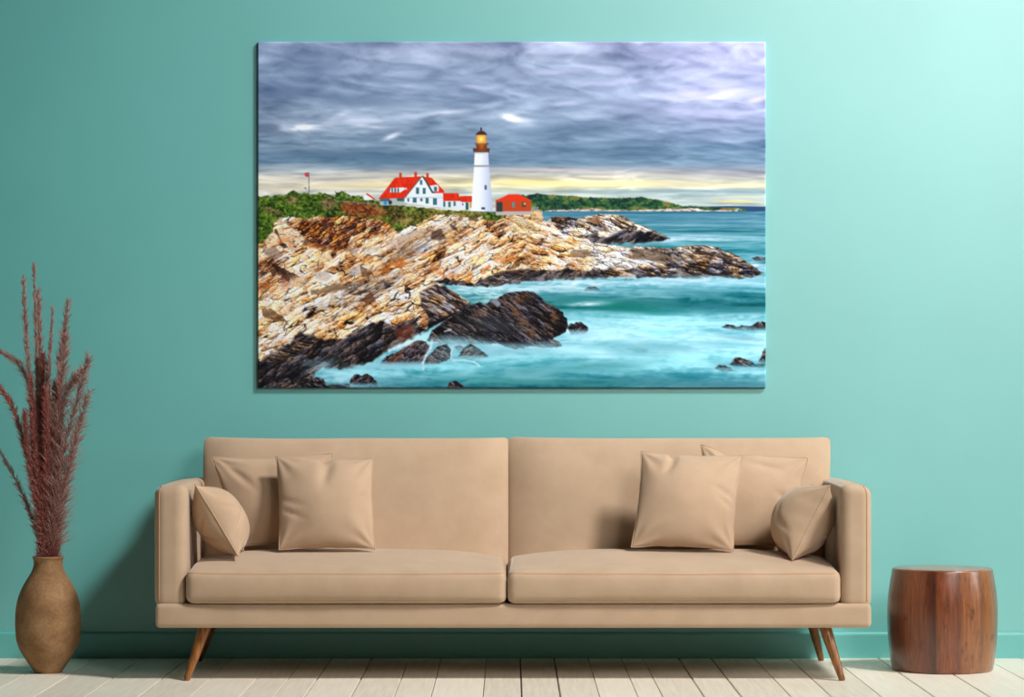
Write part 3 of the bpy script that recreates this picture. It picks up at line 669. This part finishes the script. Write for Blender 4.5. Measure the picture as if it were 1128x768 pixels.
M_plume_red = m_plume('russet_bristles', (98, 36, 34), (150, 68, 60), (232, 178, 164))
M_plume_pale = m_plume('faded_bristles', (112, 70, 64), (172, 124, 114), (224, 194, 184))

# ---------------------------------------------------------------- the setting
def box_verts(x0, x1, y0, y1, z0, z1):
    v = [(x, y, z) for x in (x0, x1) for y in (y0, y1) for z in (z0, z1)]
    f = [(0, 1, 3, 2), (4, 6, 7, 5), (0, 4, 5, 1), (2, 3, 7, 6), (0, 2, 6, 4), (1, 5, 7, 3)]
    return v, f
structure(obj('wall_back', *box_verts(-5, 5, 0, .12, 0, 3.0), M_wall, smooth=False))
# skirting: a plain board with an eased top edge
prof = [(-.004, 0), (-.016, .0), (-.0165, .083), (-.0155, .089), (-.012, .0925), (-.006, .0935), (.0, .0935)]
v = [(x, y - 0, z) for x in (-5, 5) for y, z in prof]; n = len(prof)
structure(obj('baseboard_back', v, [(i, i + 1, n + i + 1, n + i) for i in range(n - 1)], M_board, smooth=False))
# floor boards run away from the camera; joints are real gaps over a dark subfloor
edges = [-1.656, -1.50, -1.339, -1.172, -1.01, -.855, -.749, -.652, -.506, -.371, -.255, -.092, .03, .152, .275, .395, .473, .603, .72, .876, 1.003, 1.16, 1.325, 1.50, 1.709]
random.seed(4)
while edges[0] > -4.9: edges.insert(0, edges[0] - random.choice((.13, .15, .17)))
while edges[-1] < 4.9: edges.append(edges[-1] + random.choice((.13, .15, .17)))
bm = bmesh.new(); tone = []
for i, (a, b) in enumerate(zip(edges[:-1], edges[1:])):
    g0, g1 = [.0024 if (j * 7) % 5 in (0, 2) else .0012 for j in (i, i + 1)]
    e = .0016; tn = random.uniform(-.22, .22)
    pr = [(a + g0, -.012), (a + g0, -e), (a + g0 + e, 0), (b - g1 - e, 0), (b - g1, -e), (b - g1, -.012)]
    for s, t_ in ((-11., -.003),):
        ra = [bm.verts.new((x, s, z)) for x, z in pr]; rb = [bm.verts.new((x, t_, z)) for x, z in pr]
        for k in range(5): bm.faces.new((ra[k], ra[k + 1], rb[k + 1], rb[k]))
        tone += [tn] * 12
q = [bm.verts.new(p) for p in ((-5, -11, -.012), (5, -11, -.012), (5, 0, -.012), (-5, 0, -.012))]
sub = bm.faces.new(q); tone += [0] * 4
fl = bobj('floor', bm, M_floor, smooth=False)
fl.data.materials.append(M_gap); fl.data.polygons[len(fl.data.polygons) - 1].material_index = 1
at = fl.data.attributes.new('board_tone', 'FLOAT', 'POINT'); at.data.foreach_set('value', tone)
structure(fl)

# ---------------------------------------------------------------- canvas picture
def canvas():
    a = paint_print(PAINT_SS)
    k = 2 if PAINT_SS > 2 else 1
    h, w = a.shape[0] // k * k, a.shape[1] // k * k
    a = a[:h, :w]
    if k == 2: a = (a[0::2, 0::2] + a[1::2, 0::2] + a[0::2, 1::2] + a[1::2, 1::2]) / 4
    a = np.where(a <= .04045, a / 12.92, ((a + .055) / 1.055) ** 2.4) * np.array(PRINT_GAIN)
    h, w = a.shape[:2]
    Yf, th, r = -.016, .014, .002
    p0, p1 = P(284, 46, Yf), P(843.4, 427.4, Yf)
    gx = np.linspace(p0.x, p1.x, w); gz = np.linspace(p0.z, p1.z, h)
    X, Z = np.meshgrid(gx, gz)
    # canvas folded round the stretcher: the border of the grid rolls back, then runs to the wall
    dx = np.minimum(X - p0.x, p1.x - X); dz = np.minimum(p0.z - Z, Z - p1.z); d = np.clip(np.minimum(dx, dz), 0, r)
    Y = Yf + r - np.sqrt(np.maximum(0, r * r - (r - d) ** 2))
    co = np.stack([X, Y, Z], -1).reshape(-1, 3)
    ids = np.arange(h * w).reshape(h, w)
    q = np.stack([ids[:-1, :-1], ids[1:, :-1], ids[1:, 1:], ids[:-1, 1:]], -1).reshape(-1, 4)
    ring = np.concatenate([ids[0, :-1], ids[:-1, -1], ids[-1, :0:-1], ids[:0:-1, 0]])
    back = co[ring].copy(); back[:, 1] = Yf + th
    base = h * w; m = len(ring)
    s = np.stack([ring, np.roll(ring, -1), base + (np.arange(m) + 1) % m, base + np.arange(m)], -1)
    co = np.concatenate([co, back]); q = np.concatenate([q, s])
    col = np.concatenate([a.reshape(-1, 3), a.reshape(-1, 3)[ring]])
    me = bpy.data.meshes.new('canvas_picture')
    me.vertices.add(len(co)); me.vertices.foreach_set('co', co.astype(np.float32).ravel())
    me.loops.add(q.size); me.loops.foreach_set('vertex_index', q.astype(np.int32).ravel())
    me.polygons.add(len(q)); me.polygons.foreach_set('loop_start', np.arange(0, q.size, 4, dtype=np.int32))
    me.polygons.foreach_set('use_smooth', [True] * len(q))
    me.update(calc_edges=True); me.validate()
    ca = me.color_attributes.new('print', 'FLOAT_COLOR', 'POINT')
    ca.data.foreach_set('color', np.concatenate([col, np.ones((len(col), 1))], 1).astype(np.float32).ravel())
    m_, nt, b = mat('printed_canvas')
    an = node(nt, 'ShaderNodeAttribute', attribute_name='print'); nt.links.new(an.outputs['Color'], b.inputs['Base Color'])
    b.inputs['Roughness'].default_value = .75; b.inputs['Specular IOR Level'].default_value = .12
    me.materials.append(m_)
    o = bpy.data.objects.new('canvas_picture', me); C.objects.link(o)
    tag(o, 'large unframed canvas print of a white lighthouse on a rocky shore, hung above the sofa', 'picture')
canvas()

def cling(path, vf, sink=.0):
    """pull a path onto a mesh surface"""
    t = BVHTree.FromPolygons([tuple(p) for p in vf[0]], [tuple(f) for f in vf[1]])
    out = []
    for p in path:
        q, n, _, _ = t.find_nearest(Vector(p))
        out.append(q - n * sink)
    return out

# ---------------------------------------------------------------- sofa
sofa = thing('sofa', 'long tan fabric two seat sofa on splayed wooden legs under the canvas', 'sofa', (0, -.45, 0))
OFF = Vector((0, .45, 0))
def part(name, vf, m, parent=sofa, **k):
    v, f = vf
    if parent is sofa or parent.parent is sofa: v = [Vector(p) + OFF for p in v]
    return obj(name, v, f, m, parent, **k)

part('base', rounded_box(-1.184, 1.193, -.80, -.10, .176, .257, .016, (40, 12, 4)), M_sofa)

def armrest(x0, x1, outer):
    def df(p, u, v, w):
        q = p.copy()
        t = max(0., w) ** 2
        q.z += -.012 * t * max(0, (outer * u + 1) / 2) - .006 * max(0, -v) * t      # top falls a little outwards and forwards
        q.x += outer * .012 * (1 - v * v) * (1 - w * w) * .5
        return q
    vf = rounded_box(x0, x1, -.79, -.13, .236, .662, .034, (8, 14, 14), df)
    a = part('armrest', vf, M_sofa)
    xo = (x1 if outer > 0 else x0) - outer * .011
    pts = [(xo, -.80, .262)] + [(xo, -.80, z) for z in (.35, .45, .55, .60)] + [(xo, -.80, .64), (xo, -.795, .665), (xo, -.77, .672), (xo, -.6, .672), (xo, -.4, .672), (xo, -.16, .672)]
    part('piping', tube(cling(spline(pts, 90), vf, .0008), .0030, 6), M_pipe, a)
armrest(-1.190, -1.083, -1); armrest(1.092, 1.196, 1)

def seat_cushion(x0, x1, seed):
    def df(p, u, v, w):
        q = p.copy()
        if w > 0:
            g = (1 - abs(u) ** 5) * .75 + .25
            t = (v + 1) / 2
            rise = math.sin(min(1., t / .62) * math.pi / 2) ** .9 if t < .62 else 1 - .5 * ((t - .62) / .38) ** 2
            q.z += w * w * (.047 * rise * (1 - .55 * abs(u) ** 4) + .008 * rise * g)
            q.z += w * .004 * noise3(Vector((p.x * 4, p.y * 5, seed))) * rise
        q.y += -.012 * (1 - abs(u) ** 4) * (1 - w * w) * (1 if v < -.5 else 0)
        q.y += .004 * noise3(Vector((p.x * 5, seed, p.z * 8))) * (1 if v < -.8 else 0)
        return q
    vf = rounded_box(x0, x1, -.815, -.27, .257, .365, .026, (48, 24, 8), df)
    c = part('seat_cushion', vf, M_sofa)
    for z, dz in ((.362, 1), (.262, -1)):
        loop = []
        r = .03
        for cx, cy, a0 in ((x0 + r, -.80 + r - .012, 180), (x1 - r, -.80 + r - .012, 270)):
            loop += [(cx + (r - .002) * math.cos(math.radians(a0 + 9 * i)), cy + (r - .004) * math.sin(math.radians(a0 + 9 * i)) - (.0 if i < 0 else 0), z - dz * .004) for i in range(11)]
        mid = []
        A, B_ = Vector(loop[10]), Vector(loop[11])
        for i in range(1, 30):
            t = i / 30; u = 2 * t - 1
            p = A.lerp(B_, t); p.y -= .010 * (1 - u ** 4) * .9; mid.append(p)
        pts = [(x0 + .004, -.45, z - dz * .004)] + loop[:11] + mid + loop[11:] + [(x1 - .004, -.45, z - dz * .004)]
        part('piping', tube(cling(pts, vf, .0008), .0026, 6), M_pipe, c)
seat_cushion(-1.082, -.0185, 3.1); seat_cushion(-.0155, 1.090, 8.7)

def backrest(x0, x1, side, seed):
    def df(p, u, v, w):
        q = p.copy()
        t = (p.z - .30) / .50
        q.y += .115 * t                                               # leans back
        if v < 0:
            q.y += -v * (.055 * abs(u) ** 7 + .030 * max(0, w) ** 5) - (1 - u * u) * (1 - w * w) * .012 * -v
        if u * side > .5:                                             # the outer end widens towards the top
            q.x += side * .030 * (t - 1) * (u * side - .5) * 2 * (1 if side > 0 else .2)
        q.z += .004 * max(0, w) * (abs(u) ** 6) + .003 * noise3(Vector((p.x * 3, seed, 0))) * max(0, w)
        return q
    part('backrest', rounded_box(x0, x1, -.37, -.21, .27, .797, .020, (44, 8, 26), df), M_sofa)
backrest(-1.094, -.0110, -1, 2.2); backrest(-.0150, 1.132, 1, 5.5)

def leg(x0, y0, x1, y1):
    pts = [(x0 + (x1 - x0) * t, y0 + (y1 - y0) * t, .185 * (1 - t)) for t in (0, .1, .3, .5, .7, .9, .985, 1)]
    part('leg', tube(pts, [.0205, .0205, .0185, .0165, .014, .0115, .0105, .0088], 20), M_leg)
leg(-1.022, -.735, -1.082, -.783); leg(1.042, -.735, 1.098, -.783)
leg(-1.052, -.15, -1.120, -.105); leg(1.058, -.15, 1.108, -.105)

# ---------------------------------------------------------------- throw cushions
def pillow(label, corners, thick, origin, rot, seed, conc=.07, chop=None, dents=(), lean_scale=1.):
    """square knife-edge cushion. corners: local (x, z) of TL, TR, BR, BL; bulges along local y"""
    TL, TR, BR, BL = [Vector((x, 0, z * lean_scale)) for x, z in corners]
    n = 44
    root = None
    def outline(u, v):
        uu = u * (1 - conc * (1 - v * v) * abs(u) ** 2.2); vv = v * (1 - conc * (1 - u * u) * abs(v) ** 2.2)
        p = (BL * (1 - uu) * (1 - vv) + BR * (1 + uu) * (1 - vv) + TL * (1 - uu) * (1 + vv) + TR * (1 + uu) * (1 + vv)) / 4
        if chop:
            u0, w_, d_ = chop
            p.z -= d_ * math.exp(-((u - u0) / w_) ** 2) * max(0, (v - .1) / .9) ** 2
        p.x += .003 * noise3(Vector((v * 3, seed, u * 2))); p.z += .003 * noise3(Vector((u * 3, v * 2, seed)))
        return p
    def height(u, v, s):
        a, b = max(0, 1 - u * u), max(0, 1 - v * v)
        h = thick / 2 * (a ** .62 * b ** .62) * (1 - .12 * (u * u + v * v) * .5)
        e = (a * b) ** .5
        # soft creases fanning out of the corners
        for cu, cv in ((-1, 1), (1, 1), (1, -1), (-1, -1)):
            du, dv = u - cu, v - cv
            r = math.hypot(du, dv)
            th = math.atan2(dv * cv, du * cu)
            h += .0050 * math.sin(th * 9 + seed * 3 + cu + 2 * cv) * math.exp(-(r / .55) ** 2) * min(1, e * 2.2)
        h += .005 * noise3(Vector((u * 1.6, v * 1.6, seed * 2 + s))) * e
        for du, dv, ru, rv, dep, ang in dents:
            c, sn = math.cos(math.radians(ang)), math.sin(math.radians(ang))
            a_, b_ = ((u - du) * c + (v - dv) * sn) / ru, (-(u - du) * sn + (v - dv) * c) / rv
            h -= dep * math.exp(-a_ * a_ - b_ * b_) * min(1, e * 3)
        return max(h, .0022 * min(1, e * 8))
    verts, faces = [], []
    g = {}
    par = [math.sin(math.pi / 2 * (2 * i / n - 1)) * .45 + (2 * i / n - 1) * .55 for i in range(n + 1)]
    for s in (-1, 1):
        for i in range(n + 1):
            for j in range(n + 1):
                edge = i in (0, n) or j in (0, n)
                if edge and s == 1:
                    g[s, i, j] = g[-1, i, j]; continue
                u, v = par[i], par[j]
                p = outline(u, v)
                if not edge: p.y += s * height(u, v, s)
                g[s, i, j] = len(verts); verts.append(p)
        for i in range(n):
            for j in range(n):
                f = (g[s, i, j], g[s, i + 1, j], g[s, i + 1, j + 1], g[s, i, j + 1])
                faces.append(f if s < 0 else f[::-1])
    o = obj('throw_pillow', verts, faces, M_pil)
    o.location = origin; o.rotation_euler = rot
    tag(o, label, 'cushion', 'tan throw pillows on the sofa')
    loop = [outline(par[i], -1) for i in range(n)] + [outline(1, par[i]) for i in range(n)] + [outline(par[n - i], 1) for i in range(n)] + [outline(-1, par[n - i]) for i in range(n)]
    obj('seam', *tube(loop, .0020, 6, True), M_pil, o)
    return o

def leaning(label, px, Yb, tilt, thick, seed, yaw=0., **k):
    """a cushion leaning on the backrest; px: its four corners in the photo TL, TR, BR, BL; Yb its depth at the bottom"""
    w = [P(x, y, Yb) for x, y in px]
    cx = (w[2].x + w[3].x) / 2; zb = min(w[2].z, w[3].z)
    cy = math.cos(math.radians(yaw)) or 1
    loc = [((q.x - cx) / cy, (q.z - zb) / math.cos(math.radians(tilt))) for q in w]
    return pillow(label, loc, thick, (cx, Yb, zb + .006), (math.radians(-tilt), 0, math.radians(yaw)), seed, **k)

leaning('square tan cushion with dented top, second from left, overlapping the cushion behind it', [(300, 505), (409, 508), (413, 607), (307, 608)], -.580, 21, .128, 1.3, yaw=0, conc=.05,
        chop=(.0, .10, .016), dents=[(-.72, -.05, .28, .05, .008, -20), (-.70, -.28, .24, .05, .008, -28), (.05, .62, .10, .30, .012, -14), (.8, .1, .14, .05, .006, 40)])
leaning('tan cushion against the left backrest, partly hidden by the dented square cushion', [(229, 506), (364, 502), (372, 605.5), (258, 605)], -.437, 15, .105, 2.7, yaw=0, conc=.07,
        dents=[(-.62, .55, .34, .07, .012, -52)])
leaning('square tan cushion with a notched top, leaning right of the sofa middle', [(708, 500), (822, 504), (808, 609), (695, 605)], -.575, 21, .135, 4.1, yaw=0, conc=.06,
        chop=(-.38, .07, .014), dents=[(-.40, .72, .07, .20, .014, -16), (.74, .12, .26, .05, .009, -24), (.74, -.06, .22, .045, .008, -32)])
leaning('tan cushion behind the notched square cushion, its left corner poking up', [(774, 492), (893, 507), (880, 606), (770, 606)], -.443, 15, .105, 5.9, yaw=0, conc=.08,
        chop=(-.45, .25, .02), dents=[(.72, -.06, .26, .06, .012, -40), (.2, .7, .3, .08, .008, -10)])

def arm_pillow(label, top, bot, Yn, depth, thick, yaw, seed, side, **k):
    """a cushion leaning on an arm, seen on its near edge; top and bot: the near corners in the photo"""
    a, b = P(*top, Yn), P(*bot, Yn)
    L = (a - b).length
    mid = (a + b) / 2
    up = (a - b).normalized()
    fwd = Vector((0, 1, 0))
    fwd = (Matrix.Rotation(math.radians(yaw), 3, up) @ fwd).normalized()
    nrm = fwd.cross(up).normalized()
    h = L / 2
    loc = [(-depth / 2, h), (depth / 2, h * .84), (depth / 2, -h * .94), (-depth / 2, -h)]
    o = pillow(label, loc, thick, (0, 0, 0), (0, 0, 0), seed, **k)
    R = Matrix((fwd, nrm * -1, up)).transposed()
    if R.determinant() < 0: R = Matrix((fwd, nrm, up)).transposed()
    c = mid + fwd * depth / 2
    o.matrix_world = Matrix.Translation(c) @ R.to_4x4()
    return o
arm_pillow('small tan cushion seen edge on, leaning on the left armrest', (214.5, 533.5), (262.5, 613.3), -.71, .225, .175, 0, 7.7, -1, conc=.10, dents=[(-.5, -.25, .4, .05, .014, 30), (-.6, .1, .3, .05, .01, -30)])
arm_pillow('small tan cushion turned forward, leaning on the right armrest', (914.5, 534), (872.5, 618), -.70, .215, .21, 9, 9.2, 1, conc=.08, dents=[(-.5, -.3, .34, .08, .006, 20), (-.2, .0, .4, .09, .004, 60)])

# ---------------------------------------------------------------- vase and dried stems
VY = -.52; VS = (CAM_D + VY) / F
vx = P(53, 741, VY).x
prof_px = [(741.5, 13.4), (741, 14.6), (739, 16.0), (733, 20), (727, 24.2), (720, 28.6), (712, 32.6), (704, 34.7), (695, 35.6), (685, 35.8), (675, 35.5), (665, 34.2), (656, 31.8), (648, 28.4), (640, 24.0), (634, 20.2), (629, 17.6), (624, 16), (620, 15.6), (617, 16), (615.2, 16.9), (614, 17.1)]
outer = [(r * VS, (741.5 - y) * VS) for y, r in prof_px]
def smooth_prof(p, n):
    return [(max(0, q.x), q.z) for q in spline([Vector((r, 0, z)) for r, z in p], n)]
outer = smooth_prof(outer, 90)
inner = [(max(.01, r - .008), max(.02, z - .002)) for r, z in reversed(outer) if z > .02]
vase = obj('vase', *lathe([(0, 0)] + outer + [(outer[-1][0] - .003, outer[-1][1] + .002)] + inner + [(0, .02)]), M_vase, loc=(vx, VY, 0))
tag(vase, 'sandy brown clay vase with a narrow foot, on the floor left of the sofa', 'vase')

def stem(label, pts, seed, bare=.0, dens=1., length=.045, red=True, spread=28, depth=0., thick=.0022):
    """one dried stem: a thin stalk and a plume of fine bristles along it"""
    rnd = random.Random(seed)
    base = Vector((vx, VY, 0))
    w = []
    for i, (x, y) in enumerate(pts):
        t = i / (len(pts) - 1)
        w.append(P(x, y, VY + depth * t ** 1.3) - base)
    cpts = spline(w, 40)
    root = thing('dried_stem', label, 'dried flower', base, 'dried stems in the clay vase')
    obj('stalk', *tube(cpts, [thick * (1 - .75 * i / 40) for i in range(41)], 6), M_stalk, root)
    verts, faces = [], []
    total = sum((b - a).length for a, b in zip(cpts[:-1], cpts[1:]))
    nb = int(total * 900 * dens)
    for _ in range(nb):
        t = bare + (1 - bare) * rnd.random()
        s = t * 40; k = min(39, int(s))
        p = cpts[k].lerp(cpts[k + 1], s - k)
        d = (cpts[k + 1] - cpts[k]).normalized()
        o = Vector((rnd.gauss(0, 1), rnd.gauss(0, 1), rnd.gauss(0, 1)))
        o = (o - d * o.dot(d)).normalized()
        an = math.radians(rnd.uniform(.35, 1.25) * spread)
        L = length * rnd.uniform(.5, 1.2) * (1.15 - .75 * t)
        dirv = d * math.cos(an) + o * math.sin(an)
        sag = Vector((rnd.uniform(-.2, .2), rnd.uniform(-.2, .2), rnd.uniform(-.35, .1))) * L
        m1 = p + dirv * L * .55; e = p + dirv * L + sag * .5
        r = .00085 * rnd.uniform(.6, 1.3)
        sd = dirv.orthogonal().normalized(); sd2 = dirv.cross(sd)
        b0 = len(verts)
        for q, rr in ((p, r), (m1, r * 1.15)):
            for a in (0, 2.094, 4.189): verts.append(q + (sd * math.cos(a) + sd2 * math.sin(a)) * rr)
        verts.append(e)
        for a in range(3):
            a2 = (a + 1) % 3
            faces.append((b0 + a, b0 + a2, b0 + 3 + a2, b0 + 3 + a)); faces.append((b0 + 3 + a, b0 + 3 + a2, b0 + 6))
    obj('plume', verts, faces, M_plume_red if red else M_plume_pale, root, smooth=False)
    return root
dense = 'short russet dried stem in the dense middle of the bunch in the clay vase'
fine_ = 'thin faded dried stem fanning out to the right above the clay vase'
stem('tallest dried stem of the bunch, its bare tip highest above the vase', [(52, 650), (50, 600), (47, 500), (41, 400), (37, 292)], 1, .15, 1.1, .055, False, 30, .02)
stem('second tallest dried stem, leaning slightly left of the tallest one', [(50, 650), (49, 600), (40, 500), (31, 400), (25.5, 306)], 2, .15, 1.2, .065, False, 34, -.02)
stem('feathery dried stem just right of the tallest one', [(53, 650), (52, 600), (49, 500), (45, 410), (42, 322)], 3, .15, 1.3, .08, False, 32, .05)
stem('straight dried stem with a bare spike, right of the middle of the bunch', [(54, 650), (54, 600), (52, 500), (53, 420), (58, 341)], 4, .2, 1.1, .05, False, 28, -.05)
stem('upright dried stem with a thin tip, rightmost of the tall spikes', [(55, 650), (56, 600), (57, 500), (65, 410), (75, 334)], 5, .18, 1.0, .08, False, 36, .03)
stem(fine_, [(56, 650), (57, 600), (60, 510), (67, 430), (73, 372)], 6, .22, .95, .095, False, 46, -.04)
stem(fine_, [(57, 650), (58, 600), (66, 520), (82, 450), (98, 393)], 7, .22, .95, .095, False, 48, -.06)
stem(fine_, [(56, 650), (58, 600), (61, 500), (70, 440), (90, 408)], 8, .28, 1.0, .09, False, 48, .02)
stem(fine_, [(57, 650), (59, 605), (70, 540), (84, 480), (97, 432)], 9, .18, .9, .095, False, 50, -.03)
stem(fine_, [(57, 650), (59, 605), (68, 560), (77, 510), (90, 462)], 10, .2, .8, .09, False, 46, .05)
stem('dried stem bending left past the picture edge above the lowest one', [(51, 650), (49, 600), (36, 530), (16, 455), (-10, 412)], 11, .15, 1.8, .06, True, 36, -.05)
stem('lowest dried stem, bending left below the others over the vase', [(50, 650), (47, 602), (36, 572), (18, 530), (-8, 484)], 12, .18, 1.2, .05, False, 32, .03)
stem('wispy dried stem arching to the left edge, topmost of those bending left', [(52, 650), (51, 600), (44, 490), (28, 412), (-6, 382)], 13, .35, .9, .06, False, 38, .06)
for i, tip in enumerate([(34, 418), (41, 398), (47, 392), (53, 402), (60, 424), (27, 455), (66, 452), (45, 440), (36, 468), (57, 470), (50, 430)]):
    x, y = tip
    stem(dense, [(50 + (i % 5) * 1.6, 650), (49.5 + (i % 5) * 2, 600), ((x + 51) / 2 + (x - 47) * .35, (y + 560) / 2), tip], 20 + i, .10, 2.4, .065, True, 32, (-.06, .05, 0, -.03, .03)[i % 5])

# ---------------------------------------------------------------- barrel stool
SY = -.42; SS = (CAM_D + SY) / F
sx = P(1038, 738, SY).x
stool = thing('barrel_stool', 'round glossy brown barrel shaped wooden stool on the floor right of the sofa', 'stool', (sx, SY, 0))
pr = [(738.2, 52.2), (738, 53.6), (736.5, 55), (733, 55.8), (722, 57.4), (705, 59.3), (690, 60.1), (675, 60.3), (660, 59.6), (645, 57.8), (634, 56), (629.5, 55.2), (627.4, 54.7), (626.4, 53.8)]
sp_ = smooth_prof([(r * SS, (738.2 - y) * SS) for y, r in pr], 70)
obj('body', *lathe([(0, 0)] + sp_, 128), M_stave, stool)
ztop = sp_[-1][1]
obj('top', *lathe([(sp_[-1][0] - .0005, ztop - .004), (sp_[-1][0] - .001, ztop), (sp_[-1][0] - .003, ztop + .0015), (sp_[-1][0] * .5, ztop + .0022), (0, ztop + .0024)], 128), M_stool_top, stool)

# ---------------------------------------------------------------- light, camera
def area(name, loc, target, size, energy, color, spread=180, size_y=None):
    l = bpy.data.lights.new(name, 'AREA'); l.energy = energy; l.color = color; l.size = size; l.spread = math.radians(spread)
    if size_y: l.shape = 'RECTANGLE'; l.size_y = size_y
    o = bpy.data.objects.new(name, l); C.objects.link(o); o.location = loc
    o.rotation_euler = (Vector(target) - Vector(loc)).to_track_quat('-Z', 'Y').to_euler()
    return o
def spot(name, loc, target, radius, energy, color, angle, blend):
    l = bpy.data.lights.new(name, 'SPOT'); l.energy = energy; l.color = color; l.shadow_soft_size = radius
    l.spot_size = math.radians(angle); l.spot_blend = blend
    o = bpy.data.objects.new(name, l); C.objects.link(o); o.location = loc
    o.rotation_euler = (Vector(target) - Vector(loc)).to_track_quat('-Z', 'Y').to_euler()
    return o
spot('ceiling_spotlight', (5.4, -4.7, 8.0), (.05, -.1, 1.5), .8, 4650, (1, .965, .92), 43, 1.)
area('window_light', (5.2, -1.9, 1.9), (1.2, -.9, .5), .9, 24, (1, .97, .94), 120, 1.5)
area('wall_glow_fill', (3.4, -7.4, 4.2), (1.3, 0, 1.4), 2.4, 37, (1, .98, .95), 70)  # added frontal fill, placed to put a pale sheen on the right of the wall
w = bpy.data.worlds.new('room_light'); bpy.context.scene.world = w; w.use_nodes = True
w.node_tree.nodes['Background'].inputs['Color'].default_value = (.62, .74, 1, 1)
w.node_tree.nodes['Background'].inputs['Strength'].default_value = .006

cd = bpy.data.cameras.new('camera'); cam = bpy.data.objects.new('camera', cd); C.objects.link(cam)
cam.location = (0, -CAM_D, CAM_H); cam.rotation_euler = (math.radians(90), 0, 0)
cd.sensor_width = 36; cd.lens = 36 * F / 1128; cd.shift_y = (HOR - 384) / 1128; cd.clip_end = 100
sc = bpy.context.scene
sc.camera = cam
sc.view_settings.view_transform = 'Standard'; sc.view_settings.look = 'None'
sc.view_settings.gamma = 1; sc.view_settings.use_curve_mapping = False; sc.view_settings.exposure = 0
